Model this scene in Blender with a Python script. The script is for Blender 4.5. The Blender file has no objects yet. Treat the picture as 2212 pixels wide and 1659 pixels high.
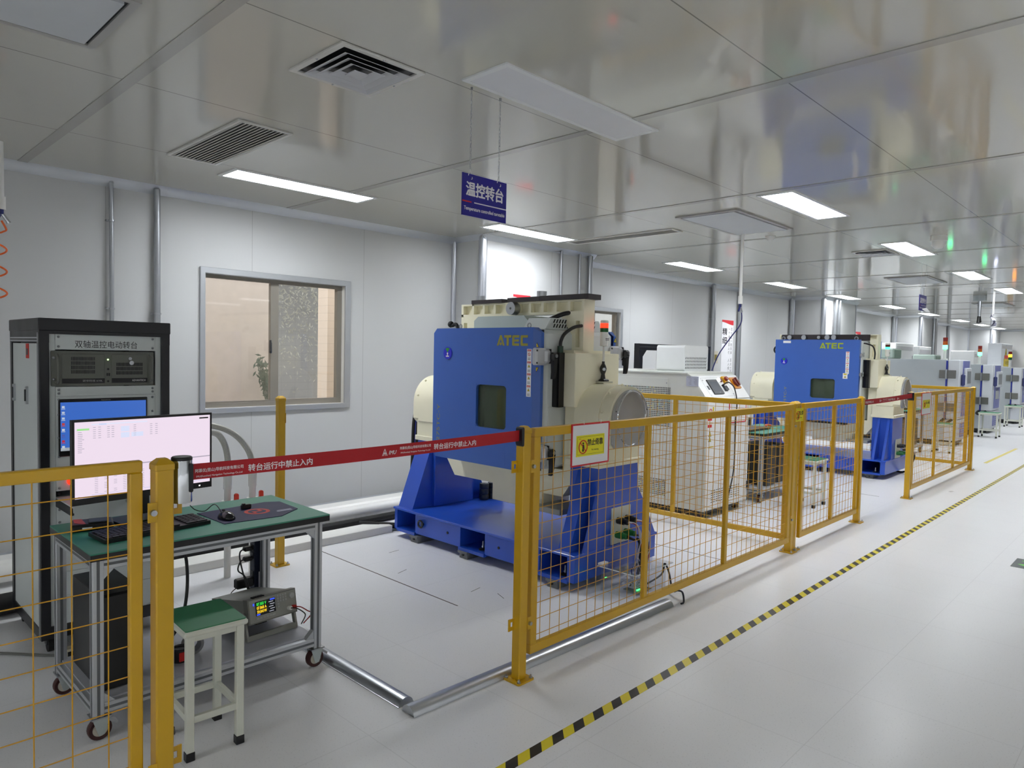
import bpy, bmesh, math, random
from mathutils import Vector, Matrix
random.seed(7)
R = math.radians
SC = bpy.context.scene
COL = SC.collection
# ---------------------------------------------------------------- camera
yaw, pitch, roll, FPX = R(44.083), R(-2.532), R(1.234), 1514.0
fw = Vector((math.cos(yaw)*math.cos(pitch), math.sin(yaw)*math.cos(pitch), math.sin(pitch)))
r0 = Vector((math.sin(yaw), -math.cos(yaw), 0)); u0 = r0.cross(fw)
rr = r0*math.cos(roll)+u0*math.sin(roll); uu = u0*math.cos(roll)-r0*math.sin(roll)
cd = bpy.data.cameras.new('camera'); cam = bpy.data.objects.new('camera', cd); COL.objects.link(cam)
M3 = Matrix((rr, uu, -fw)).transposed()
cam.matrix_world = Matrix.Translation((0, 0, 1.55)) @ M3.to_4x4()
cd.sensor_fit = 'HORIZONTAL'; cd.sensor_width = 36; cd.lens = 36*FPX/2212; cd.clip_start = .05; cd.clip_end = 200
SC.camera = cam
# ---------------------------------------------------------------- light
LAMP = 46.0          # radiance of a lit ceiling panel
w = bpy.data.worlds.new('world'); SC.world = w; w.use_nodes = True
wn = w.node_tree.nodes; bg = wn['Background']
bg.inputs[0].default_value = (.97, .98, 1, 1); bg.inputs[1].default_value = 2.6
SC.view_settings.view_transform = 'Standard'; SC.view_settings.look = 'None'
SC.view_settings.gamma = 1; SC.view_settings.use_curve_mapping = False
SC.view_settings.exposure = 0.06
SC.cycles.max_bounces = 9; SC.cycles.diffuse_bounces = 5; SC.cycles.glossy_bounces = 4
SC.cycles.transparent_max_bounces = 16; SC.cycles.transmission_bounces = 6
SC.cycles.sample_clamp_indirect = 6; SC.cycles.caustics_reflective = False; SC.cycles.caustics_refractive = False
# ---------------------------------------------------------------- materials
def lin(h):
    if not isinstance(h, str): return tuple(h)+(1,)
    out = []
    for i in (0, 2, 4):
        c = int(h[i:i+2], 16)/255
        out.append(c/12.92 if c <= .04045 else ((c+.055)/1.055)**2.4)
    return tuple(out)+(1,)
MATS = {}
def mat(name, col, rough=.5, metal=0., var=.05, scale=6., spec=.5, bump=0., coat=0., emit=0., ecol=None, stretch=None):
    if name in MATS: return MATS[name]
    m = bpy.data.materials.new(name); m.use_nodes = True
    nt = m.node_tree; N = nt.nodes; L = nt.links; b = N['Principled BSDF']
    b.inputs['Metallic'].default_value = metal; b.inputs['Specular IOR Level'].default_value = spec
    b.inputs['Coat Weight'].default_value = coat; b.inputs['Coat Roughness'].default_value = .08
    tc = N.new('ShaderNodeTexCoord'); no = N.new('ShaderNodeTexNoise'); no.inputs['Scale'].default_value = scale; no.inputs['Detail'].default_value = 4
    if stretch:
        mp = N.new('ShaderNodeMapping'); mp.inputs['Scale'].default_value = stretch
        L.new(tc.outputs['Object'], mp.inputs[0]); L.new(mp.outputs[0], no.inputs['Vector'])
    else: L.new(tc.outputs['Object'], no.inputs['Vector'])
    mx = N.new('ShaderNodeMix'); mx.data_type = 'RGBA'; c = lin(col)
    mx.inputs[6].default_value = tuple(max(0, x*(1-var)) for x in c[:3])+(1,); mx.inputs[7].default_value = tuple(min(1, x*(1+var)) for x in c[:3])+(1,)
    L.new(no.outputs['Fac'], mx.inputs[0]); L.new(mx.outputs[2], b.inputs['Base Color'])
    mr = N.new('ShaderNodeMapRange'); mr.inputs['To Min'].default_value = max(.02, rough*.85); mr.inputs['To Max'].default_value = min(1, rough*1.15)
    L.new(no.outputs['Fac'], mr.inputs['Value']); L.new(mr.outputs[0], b.inputs['Roughness'])
    if bump:
        bp = N.new('ShaderNodeBump'); bp.inputs['Strength'].default_value = bump; bp.inputs['Distance'].default_value = .002
        L.new(no.outputs['Fac'], bp.inputs['Height']); L.new(bp.outputs[0], b.inputs['Normal'])
    if emit:
        b.inputs['Emission Color'].default_value = lin(ecol or col); b.inputs['Emission Strength'].default_value = emit
    MATS[name] = m; return m
def glass(name, tint='ffffff', refl=.04, alpha=0., haze='b8b4a8'):
    m = bpy.data.materials.new(name); m.use_nodes = True; nt = m.node_tree; N = nt.nodes; L = nt.links
    for n in list(N): N.remove(n)
    out = N.new('ShaderNodeOutputMaterial'); tr = N.new('ShaderNodeBsdfTransparent'); tr.inputs[0].default_value = lin(tint)
    gl = N.new('ShaderNodeBsdfGlossy'); gl.inputs['Roughness'].default_value = .03
    df = N.new('ShaderNodeBsdfDiffuse'); df.inputs[0].default_value = lin(haze)
    no = N.new('ShaderNodeTexNoise'); no.inputs['Scale'].default_value = 9; tc = N.new('ShaderNodeTexCoord'); L.new(tc.outputs['Object'], no.inputs['Vector'])
    mt = N.new('ShaderNodeMath'); mt.operation = 'MULTIPLY'; mt.inputs[1].default_value = alpha*2; L.new(no.outputs['Fac'], mt.inputs[0])
    m0 = N.new('ShaderNodeMixShader'); L.new(mt.outputs[0], m0.inputs[0]); L.new(tr.outputs[0], m0.inputs[1]); L.new(df.outputs[0], m0.inputs[2])
    # Schlick reflectance, the same on both sides of the sheet
    ge = N.new('ShaderNodeNewGeometry'); dt = N.new('ShaderNodeVectorMath'); dt.operation = 'DOT_PRODUCT'; L.new(ge.outputs['Normal'], dt.inputs[0]); L.new(ge.outputs['Incoming'], dt.inputs[1])
    def op(o, a, b):
        n = N.new('ShaderNodeMath'); n.operation = o
        for i, v in enumerate((a, b)):
            if v is None: continue
            if isinstance(v, float): n.inputs[i].default_value = v
            else: L.new(v, n.inputs[i])
        return n.outputs[0]
    fr = op('ADD', op('MULTIPLY', op('POWER', op('SUBTRACT', 1., op('ABSOLUTE', dt.outputs['Value'], None)), 5.), 1-refl), refl)
    m1 = N.new('ShaderNodeMixShader'); L.new(fr, m1.inputs[0]); L.new(m0.outputs[0], m1.inputs[1]); L.new(gl.outputs[0], m1.inputs[2])
    L.new(m1.outputs[0], out.inputs[0]); MATS[name] = m; return m
def linemat(name, col, lines, axis_spacing, rough=.3, width=.004, dark=.45, speck=0., var=.03, spec=.5, bump=0.):
    """panel surface with thin seams; axis_spacing = [(axis, offset, spacing)]"""
    m = mat(name, col, rough, var=var, scale=1.3, spec=spec, bump=bump); nt = m.node_tree; N = nt.nodes; L = nt.links; b = N['Principled BSDF']
    src = b.inputs['Base Color'].links[0].from_socket
    geo = N.new('ShaderNodeNewGeometry'); sp = N.new('ShaderNodeSeparateXYZ'); L.new(geo.outputs['Position'], sp.inputs[0])
    acc = None
    for ax, off, spc in axis_spacing:
        a = N.new('ShaderNodeMath'); a.operation = 'SUBTRACT'; a.inputs[1].default_value = off; L.new(sp.outputs[ax], a.inputs[0])
        p = N.new('ShaderNodeMath'); p.operation = 'PINGPONG'; p.inputs[1].default_value = spc/2; L.new(a.outputs[0], p.inputs[0])
        l = N.new('ShaderNodeMath'); l.operation = 'LESS_THAN'; l.inputs[1].default_value = width/2; L.new(p.outputs[0], l.inputs[0])
        if acc is None: acc = l.outputs[0]
        else:
            mm = N.new('ShaderNodeMath'); mm.operation = 'MAXIMUM'; L.new(acc, mm.inputs[0]); L.new(l.outputs[0], mm.inputs[1]); acc = mm.outputs[0]
    if speck:
        no = N.new('ShaderNodeTexNoise'); no.inputs['Scale'].default_value = 140; no.inputs['Detail'].default_value = 2; L.new(geo.outputs['Position'], no.inputs['Vector'])
        cr = N.new('ShaderNodeMapRange'); cr.inputs['From Min'].default_value = .62; cr.inputs['From Max'].default_value = .72; cr.inputs['To Max'].default_value = speck
        L.new(no.outputs['Fac'], cr.inputs['Value'])
        ms = N.new('ShaderNodeMix'); ms.data_type = 'RGBA'; L.new(cr.outputs[0], ms.inputs[0]); L.new(src, ms.inputs[6]); c = lin(col); ms.inputs[7].default_value = (c[0]*.5, c[1]*.5, c[2]*.5, 1); src = ms.outputs[2]
        # worn patches change the gloss of the floor
        n2 = N.new('ShaderNodeTexNoise'); n2.inputs['Scale'].default_value = 2.2; n2.inputs['Detail'].default_value = 6; L.new(geo.outputs['Position'], n2.inputs['Vector'])
        r2 = N.new('ShaderNodeMapRange'); r2.inputs['From Min'].default_value = .2; r2.inputs['From Max'].default_value = .8; r2.inputs['To Min'].default_value = rough*.88; r2.inputs['To Max'].default_value = rough*1.15
        L.new(n2.outputs['Fac'], r2.inputs['Value']); L.new(r2.outputs[0], b.inputs['Roughness'])
    mx = N.new('ShaderNodeMix'); mx.data_type = 'RGBA'; L.new(acc, mx.inputs[0]); L.new(src, mx.inputs[6]); c = lin(col); mx.inputs[7].default_value = (c[0]*dark, c[1]*dark, c[2]*dark, 1)
    L.new(mx.outputs[2], b.inputs['Base Color']); return m
def stripes(name, c1, c2, period):
    m = mat(name, c1, .35, var=.04); nt = m.node_tree; N = nt.nodes; L = nt.links; b = N['Principled BSDF']; src = b.inputs['Base Color'].links[0].from_socket
    geo = N.new('ShaderNodeNewGeometry'); sp = N.new('ShaderNodeSeparateXYZ'); L.new(geo.outputs['Position'], sp.inputs[0])
    a = N.new('ShaderNodeMath'); a.operation = 'SUBTRACT'; L.new(sp.outputs[0], a.inputs[0]); L.new(sp.outputs[1], a.inputs[1])
    d = N.new('ShaderNodeMath'); d.operation = 'DIVIDE'; d.inputs[1].default_value = period; L.new(a.outputs[0], d.inputs[0])
    f = N.new('ShaderNodeMath'); f.operation = 'FRACT'; L.new(d.outputs[0], f.inputs[0])
    g = N.new('ShaderNodeMath'); g.operation = 'GREATER_THAN'; g.inputs[1].default_value = .5; L.new(f.outputs[0], g.inputs[0])
    mx = N.new('ShaderNodeMix'); mx.data_type = 'RGBA'; L.new(g.outputs[0], mx.inputs[0]); L.new(src, mx.inputs[6]); mx.inputs[7].default_value = lin(c2); L.new(mx.outputs[2], b.inputs['Base Color']); return m

FLOOR = linemat('floor_vinyl', 'ebebed', None, [(0, 2.21, .61), (1, 2.94, .63)], rough=.3, width=.003, dark=.86, speck=.35, var=.03, spec=.3)
CEIL = linemat('ceiling_panel', 'c0beb4', None, [(1, .217, 1.155)], rough=.085, width=.006, dark=.4, var=.02, bump=.05)
WALL = linemat('wall_panel', 'cdcece', None, [(0, 1.678, 1.147)], rough=.40, width=.005, dark=.72, var=.015)
WALLP = mat('wall_plain', 'cdcece', .34, var=.015)
ALU = mat('aluminium', 'cfd2da', .34, .9, stretch=(20, 20, .3))
ALUP = mat('aluminium_profile', 'c6c9cd', .4, .75)
GALV = mat('galvanised_steel', 'aeb1b5', .36, .85, var=.10, scale=5)
STEEL = mat('steel', 'b5b8bc', .3, 1.)
BRUSH = mat('brushed_steel', 'bfc2c7', .32, 1., stretch=(1, 1, 60), var=.12)
CHROME = mat('chrome', 'd8dadc', .08, 1.)
YEL = mat('yellow_paint', 'cfa213', .38, var=.07, coat=.15)
BLUE = mat('blue_paint', '2350bc', .3, coat=.25)
DBLUE = mat('door_blue', '3a62b4', .33, coat=.15)
CREAM = mat('cream_paint', 'f1ecd2', .32, coat=.2)
LGREY = mat('light_grey_paint', 'd3d9d8', .4)
WHITE = mat('white_paint', 'eceeee', .4)
PVC = mat('white_pvc', 'efeeea', .35)
BLACK = mat('black_plastic', '131315', .4)
BLACKM = mat('black_metal', '141419', .38)
RUBBER = mat('black_rubber', '101010', .7)
DGREY = mat('dark_grey', '4a4c4f', .5)
GREEN = mat('green_laminate', '378a72', .5)
GREENS = mat('green_vinyl', '2c7a50', .5)
STOOLP = mat('stool_paint', 'dcded2', .45)
RED = mat('red_plastic', 'c4201c', .4)
REDB = mat('red_belt', 'b3111c', .6, var=.06, scale=60)
WTXT = mat('white_print', 'f3f0f2', .6)
BTXT = mat('black_print', '1a1a1c', .6)
RTXT = mat('red_print', 'cc2a22', .6)
YTXT = mat('yellow_print', 'd8c21a', .5)
OTXT = mat('olive_print', '99922e', .5)
NAVY = mat('navy_sign', '27218a', .35)
PAPER = mat('paper', 'f4f4f6', .6)
SIGNY = mat('sign_yellow', 'f0e61c', .45)
OLIVE = mat('olive_metal', '696b63', .5)
GUN = mat('charcoal_metal', '3a3d41', .42, .4)
GRCH = mat('grey_chamber', 'a5abae', .42)
MPURP = mat('slate_blue', '6a70a8', .45)
CLEAR = glass('clear_glass', 'fcfcfa', alpha=.02)
DUSTY = glass('dusty_glass', 'ffffff', alpha=.04, haze='d9d0c4')
ACRY = glass('acrylic', 'fafbfd', alpha=.03, haze='cfd3da')
GWIN = glass('green_glass', 'ccd6c8', alpha=.25, haze='6d7a69')
def em(name, col, s): return mat(name, col, .5, emit=s, ecol=col)
def glow(name, col, s): return mat(name, '050507', .3, emit=s, ecol=col)
LIT = em('lit_diffuser', 'f6faff', LAMP)
def beam(m, strength, p):
    # a diffuser panel throws more light straight down than sideways
    nt = m.node_tree; N = nt.nodes; L = nt.links; ge = N.new('ShaderNodeNewGeometry'); d = N.new('ShaderNodeVectorMath'); d.operation = 'DOT_PRODUCT'
    L.new(ge.outputs['Normal'], d.inputs[0]); L.new(ge.outputs['Incoming'], d.inputs[1])
    a = N.new('ShaderNodeMath'); a.operation = 'ABSOLUTE'; L.new(d.outputs['Value'], a.inputs[0]); q = N.new('ShaderNodeMath'); q.operation = 'POWER'; q.inputs[1].default_value = p; L.new(a.outputs[0], q.inputs[0])
    k = N.new('ShaderNodeMath'); k.operation = 'MULTIPLY'; k.inputs[1].default_value = strength; L.new(q.outputs[0], k.inputs[0]); L.new(k.outputs[0], N['Principled BSDF'].inputs['Emission Strength'])
beam(LIT, LAMP, .7)
# ---------------------------------------------------------------- mesh helpers
class MB:
    def __init__(s): s.v = []; s.f = []; s.k = -1
    def add(s, vs, fs):
        n = len(s.v); s.v += [tuple(v) for v in vs]; s.f += [tuple(i+n for i in f) for f in fs]; return s
    def box(s, x0, x1, y0, y1, z0, z1, c=0.):
        if x0 > x1: x0, x1 = x1, x0
        if y0 > y1: y0, y1 = y1, y0
        if z0 > z1: z0, z1 = z1, z0
        s.k += 1; e = 5e-5*((s.k*5) % 11); x0 -= e; x1 += e; y0 -= e; y1 += e; z0 -= e; z1 += e
        if c:
            c = min(c, (x1-x0)*.45, (y1-y0)*.45, (z1-z0)*.45)
            vs = []; idx = {}
            for i, X in enumerate((x0, x1)):
                for j, Y in enumerate((y0, y1)):
                    for k, Z in enumerate((z0, z1)):
                        sx = c if i == 0 else -c; sy = c if j == 0 else -c; sz = c if k == 0 else -c
                        idx[i, j, k] = len(vs); vs += [(X, Y+sy, Z+sz), (X+sx, Y, Z+sz), (X+sx, Y+sy, Z)]
            fs = []
            q = lambda a, l: [idx[p]+a for p in l]
            for i in (0, 1):
                o = [(i, 0, 0), (i, 0, 1), (i, 1, 1), (i, 1, 0)]; fs.append(q(0, o if i == 0 else o[::-1]))
                o = [(0, i, 0), (1, i, 0), (1, i, 1), (0, i, 1)]; fs.append(q(1, o if i == 0 else o[::-1]))
                o = [(0, 0, i), (0, 1, i), (1, 1, i), (1, 0, i)]; fs.append(q(2, o if i == 0 else o[::-1]))
            for a in (0, 1):
                for b in (0, 1):
                    fs.append([idx[0, a, b]+1, idx[1, a, b]+1, idx[1, a, b]+2, idx[0, a, b]+2] if (a != b) else [idx[0, a, b]+2, idx[1, a, b]+2, idx[1, a, b]+1, idx[0, a, b]+1])
                    fs.append([idx[a, 0, b]+2, idx[a, 1, b]+2, idx[a, 1, b], idx[a, 0, b]] if (a != b) else [idx[a, 0, b], idx[a, 1, b], idx[a, 1, b]+2, idx[a, 0, b]+2])
                    fs.append([idx[a, b, 0], idx[a, b, 1], idx[a, b, 1]+1, idx[a, b, 0]+1] if (a != b) else [idx[a, b, 0]+1, idx[a, b, 1]+1, idx[a, b, 1], idx[a, b, 0]])
                    for k in (0, 1):
                        t = [idx[a, b, k], idx[a, b, k]+1, idx[a, b, k]+2]; fs.append(t if (a+b+k) % 2 == 0 else t[::-1])
            return s.add(vs, fs)
        vs = [(x, y, z) for x in (x0, x1) for y in (y0, y1) for z in (z0, z1)]
        return s.add(vs, [(0, 1, 3, 2), (4, 6, 7, 5), (0, 4, 5, 1), (2, 3, 7, 6), (0, 2, 6, 4), (1, 5, 7, 3)])
    def quad(s, o, a, b):
        o, a, b = Vector(o), Vector(a), Vector(b); return s.add([o, o+a, o+a+b, o+b], [(0, 1, 2, 3)])
    def obox(s, o, a, b, c):
        """box from corner o along vectors a, b, c"""
        o, a, b, c = map(Vector, (o, a, b, c)); vs = [o+a*i+b*j+c*k for i in (0, 1) for j in (0, 1) for k in (0, 1)]
        fs = [(0, 1, 3, 2), (4, 6, 7, 5), (0, 4, 5, 1), (2, 3, 7, 6), (0, 2, 6, 4), (1, 5, 7, 3)]
        if a.cross(b).dot(c) < 0: fs = [f[::-1] for f in fs]
        return s.add(vs, fs)
    def prism(s, poly, ax, a, b):
        """2D polygon extruded along axis ax between a and b; poly in the other two axes in order"""
        def P(u, v, t): return ((t, u, v), (u, t, v), (u, v, t))[ax]
        s.k += 1; e = 5e-5*((s.k*5) % 11)*(1 if b > a else -1); a -= e; b += e
        n = len(poly); vs = [P(u, v, a) for u, v in poly]+[P(u, v, b) for u, v in poly]
        fs = [tuple(range(n))[::-1], tuple(range(n, 2*n))]+[(i, (i+1) % n, n+(i+1) % n, n+i) for i in range(n)]
        ar = sum(poly[i][0]*poly[(i+1) % n][1]-poly[(i+1) % n][0]*poly[i][1] for i in range(n))
        flip = (ar < 0) ^ (b < a) ^ (ax == 1)
        if flip: fs = [f[::-1] for f in fs]
        return s.add(vs, fs)
    def cyl(s, p, q, r, n=16, r2=None, caps=True):
        p, q = Vector(p), Vector(q); d = (q-p).normalized(); r2 = r if r2 is None else r2
        a = d.orthogonal().normalized(); b = d.cross(a)
        vs = []
        for c, rad in ((p, r), (q, r2)):
            for i in range(n):
                t = 2*math.pi*i/n; vs.append(c+(a*math.cos(t)+b*math.sin(t))*rad)
        fs = [(i, (i+1) % n, n+(i+1) % n, n+i) for i in range(n)]
        if caps: fs += [tuple(range(n))[::-1], tuple(range(n, 2*n))]
        return s.add(vs, fs)
    def lathe(s, prof, c, n=20, ax=2):
        """profile [(r, t)] turned about axis ax through c"""
        c = Vector(c); vs = []
        for r, t in prof:
            for i in range(n):
                g = 2*math.pi*i/n; u, v = r*math.cos(g), r*math.sin(g)
                vs.append(c+Vector(((t, u, v), (v, t, u), (u, v, t))[ax]))
        fs = [(k*n+i, k*n+(i+1) % n, (k+1)*n+(i+1) % n, (k+1)*n+i) for k in range(len(prof)-1) for i in range(n)]
        return s.add(vs, fs)
    def tube(s, pts, r, n=8, smooth=0, closed=False):
        pts = [Vector(p) for p in pts]
        if smooth:
            m = len(pts); out = []
            for i in range(m-1):
                p0, p1, p2, p3 = pts[max(0, i-1)], pts[i], pts[i+1], pts[min(m-1, i+2)]
                for k in range(smooth):
                    t = k/smooth
                    out.append(.5*((2*p1)+(p2-p0)*t+(2*p0-5*p1+4*p2-p3)*t*t+(3*p1-p0-3*p2+p3)*t**3))
            pts = out+[pts[-1]]
        vs = []; m = len(pts); a = None
        for i, p in enumerate(pts):
            if closed: d = pts[(i+1) % m]-pts[i-1]
            else: d = pts[min(m-1, i+1)]-pts[max(0, i-1)]
            d = d.normalized()
            a = d.orthogonal().normalized() if a is None else (a-d*a.dot(d)).normalized()
            b = d.cross(a)
            for k in range(n):
                t = 2*math.pi*k/n; vs.append(p+(a*math.cos(t)+b*math.sin(t))*r)
        fs = []
        for i in range(m if closed else m-1):
            j = (i+1) % m
            fs += [(i*n+k, i*n+(k+1) % n, j*n+(k+1) % n, j*n+k) for k in range(n)]
        if not closed: fs += [tuple(range(n))[::-1], tuple(range((m-1)*n, m*n))]
        return s.add(vs, fs)
    def ball(s, c, r, n=14, sc=(1, 1, 1)):
        c = Vector(c); k = n//2; vs = []
        for i in range(k+1):
            ph = math.pi*i/k
            for j in range(n):
                t = 2*math.pi*j/n; vs.append(c+Vector((sc[0]*r*math.sin(ph)*math.cos(t), sc[1]*r*math.sin(ph)*math.sin(t), -sc[2]*r*math.cos(ph))))
        return s.add(vs, [(i*n+j, i*n+(j+1) % n, (i+1)*n+(j+1) % n, (i+1)*n+j) for i in range(k) for j in range(n)])
    def rot(s, c, ang, ax=2):
        m = Matrix.Rotation(ang, 3, 'XYZ'[ax]); c = Vector(c); s.v = [tuple(c+m @ (Vector(v)-c)) for v in s.v]; return s
def rrect(x0, x1, y0, y1, r, n=5, tl=True, bl=True):
    out = []
    for cx, cy, a in ((x1-r, y1-r, 0), (x0+r, y1-r, 90), (x0+r, y0+r, 180), (x1-r, y0+r, 270)):
        for i in range(n+1):
            t = R(a+90*i/n); out.append((cx+r*math.cos(t), cy+r*math.sin(t)))
    return out
ORG = {}
def org(o): return ORG.get(o.name, Vector((0, 0, 0))) if o else Vector((0, 0, 0))
def obj(name, mb, m, parent=None, label=None, o0=None, sharp=35, stuff=False):
    off = org(parent) if parent else Vector(o0 or (0, 0, 0))
    me = bpy.data.meshes.new(name); me.from_pydata([tuple(Vector(v)-off) for v in mb.v], [], mb.f); me.materials.append(m)
    bm = bmesh.new(); bm.from_mesh(me); bmesh.ops.recalc_face_normals(bm, faces=bm.faces); bm.to_mesh(me); bm.free()
    me.polygons.foreach_set('use_smooth', [True]*len(me.polygons)); me.set_sharp_from_angle(angle=R(sharp)); me.update()
    o = bpy.data.objects.new(name, me); COL.objects.link(o); ORG[o.name] = off
    if parent: o.parent = parent
    else: o.location = off
    if label: o['label'] = label
    if stuff: o['kind'] = 'stuff'
    return o
def tag(o, label, cat, group=None):
    o['label'] = label; o['category'] = cat
    if group: o['group'] = group
    return o
def thing(name, label, cat, loc, group=None):
    o = bpy.data.objects.new(name, None); COL.objects.link(o); o.location = loc; o.empty_display_size = .1; ORG[o.name] = Vector(loc)
    return tag(o, label, cat, group)
def solid(name, mb, m, label, cat, group=None, sharp=35):
    xs, ys, zs = zip(*mb.v); o = obj(name, mb, m, None, None, ((min(xs)+max(xs))/2, (min(ys)+max(ys))/2, min(zs)), sharp)
    return tag(o, label, cat, group)
def struct(name, mb, m, parent=None, sharp=35):
    o = obj(name, mb, m, parent, sharp=sharp)
    if not parent: o['kind'] = 'structure'
    return o
def dup(root, delta, label=None, group=None):
    def cp(o, par):
        c = o.copy(); COL.objects.link(c); ORG[c.name] = org(o)+Vector(delta)
        if par: c.parent = par
        for ch in o.children: cp(ch, c)
        return c
    c = cp(root, None); c.location = Vector(root.location)+Vector(delta)
    if label: c['label'] = label
    if group: c['group'] = group
    return c
def text(name, body, o, ux, uz, wd, ht, m, parent, bold=0., ext=.0004, label=None, shear=0.):
    """lettering centred on o, filling wd x ht (either may be None to keep the aspect)"""
    c = bpy.data.curves.new('lettering', 'FONT'); c.body = body; c.align_x = 'CENTER'; c.offset = 0; c.extrude = 0; c.resolution_u = 3; c.shear = shear
    t = bpy.data.objects.new('lettering_curve', c); COL.objects.link(t)
    bpy.context.view_layer.update()
    me = bpy.data.meshes.new_from_object(t.evaluated_get(bpy.context.evaluated_depsgraph_get()))
    bpy.data.objects.remove(t)
    xs = [v.co.x for v in me.vertices]; ys = [v.co.y for v in me.vertices]
    if not xs: return None
    bw, bh = max(xs)-min(xs), max(ys)-min(ys); mx, my = (max(xs)+min(xs))/2, (max(ys)+min(ys))/2
    sx = wd/bw if wd else ht/bh; sy = ht/bh if ht else sx
    ux, uz = Vector(ux).normalized(), Vector(uz).normalized(); n = ux.cross(uz); off = org(parent)
    for v in me.vertices: v.co = Vector(o)+ux*(v.co.x-mx)*sx+uz*(v.co.y-my)*sy+n*ext-off
    if bold:
        q = MB(); vs = [Vector(v.co) for v in me.vertices]; fs = [tuple(p.vertices) for p in me.polygons]; e = bold*abs(sy)
        for k, (a, b) in enumerate(((0, 0), (1, 0), (-1, 0), (0, .7), (0, -.7))): q.add([v+ux*a*e+uz*b*e+n*.00003*k for v in vs], fs)
        me = bpy.data.meshes.new(name); me.from_pydata([tuple(v) for v in q.v], [], q.f)
    me.materials.clear(); me.materials.append(m); me.name = name
    ob = bpy.data.objects.new(name, me); COL.objects.link(ob); ob.parent = parent; ORG[ob.name] = off
    if label: ob['label'] = label
    return ob
FX, FZ = (1, 0, 0), (0, 0, 1)      # reading directions on faces turned to -Y
LX = (0, -1, 0)                    # ... and on faces turned to -X
# ================================================================ the room
H, WY, XE, YR, XB = 2.80, 5.92, 31.5, -10.0, -7.5
struct('floor', MB().box(XB, XE, YR, WY+.1, -.1, 0), FLOOR)
struct('ceiling', MB().box(XB, XE, YR, WY+.1, H, H+.1), CEIL)
W1 = (2.415, 3.755, 1.03, 2.16); W2 = (7.25, 8.30, 1.03, 2.16)
mb = MB(); xs = [XB, W1[0], W1[1], W2[0], W2[1], XE]
for i in range(5):
    if i in (1, 3): mb.box(xs[i], xs[i+1], WY, WY+.1, 0, 1.03).box(xs[i], xs[i+1], WY, WY+.1, 2.16, H)
    else: mb.box(xs[i], xs[i+1], WY, WY+.1, 0, H)
struct('wall_left', mb, WALL)
mb = MB()
for i in range(5):
    a, b = (XB, W1[0]-.12, W1[1]+.35, W2[0]-.12, W2[1]+.45, XE)[i:i+2]
    if i in (1, 3): mb.box(a, b, WY+.14, WY+.3, -.5, .85).box(a, b, WY+.14, WY+.3, 2.3, H+.5)
    else: mb.box(a, b, WY+.14, WY+.3, -.5, H+.5)
struct('wall_outer', mb, mat('plaster', 'd8ccb8', .9))
struct('wall_right', MB().box(XB, XE, YR-.1, YR, 0, H), WALL)
struct('wall_back', MB().box(XB-.1, XB, YR, WY+.1, 0, H), WALLP)
struct('wall_end', MB().box(XE, XE+.1, YR, WY+.1, 0, H), linemat('wall_end_panel', 'd6d5d2', None, [(1, .9, 1.15)], rough=.34, dark=.72))
# boxed-in columns on the left wall, with rounded aluminium corner strips
for x0, x1, y0 in ((5.15, 7.03, 5.46), (14.35, 16.2, 5.30), (21.3, 23.0, 5.30), (30.0, XE, 5.2)):
    c = struct('wall_column', MB().box(x0, x1, y0, WY, 0, H), WALL)
    struct('corner_strip', MB().cyl((x0+.01, y0+.01, 0), (x0+.01, y0+.01, H), .045, 20), ALU, c)
    struct('corner_strip', MB().cyl((x0-.005, WY-.005, 0), (x0-.005, WY-.005, H), .035, 16), ALU, c)
    struct('corner_strip', MB().cyl((x1-.02, y0+.02, 0), (x1-.02, y0+.02, H), .03, 16), ALU, c)
    struct('cove_strip', MB().prism([(y0-.05, H), (y0, H), (y0, H-.055), (y0-.012, H-.045), (y0-.04, H-.014)], 0, x0-.04, x1+.04), ALUP, c)
    struct('cove_strip', MB().prism([(x0-.05, H), (x0, H), (x0, H-.055), (x0-.012, H-.045), (x0-.04, H-.014)], 1, y0-.04, WY), ALUP, c)
segs = [(XB, 5.15), (7.03, 14.35), (16.2, 21.3), (23.0, 30.0)]
for k, (a, b) in enumerate(segs):
    struct('trim_%d' % (k+1), MB().prism([(WY-.062, H), (WY, H), (WY, H-.066), (WY-.014, H-.055), (WY-.036, H-.036), (WY-.055, H-.014)], 0, a, b), ALUP)
    struct('baseboard_left' if k == 0 else 'baseboard_left.%03d' % k, MB().prism([(WY-.11, .0), (WY, 0), (WY, .075), (WY-.012, .07), (WY-.045, .062), (WY-.10, .05)], 0, a, b), ALUP)
struct('trim_5', MB().prism([(XE-.06, H), (XE, H), (XE, H-.06), (XE-.02, H-.05)], 1, YR, WY), ALUP)
for k in range(20):                                     # flat joint strips of the ceiling
    x = -6.835+1.995*k
    if x < XE-.2: struct('trim_%d' % (6+k), MB().box(x-.03, x+.03, YR, WY-.06, H-.004, H+.001), mat('ceiling_joint', 'a9a7a0', .16))
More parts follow.
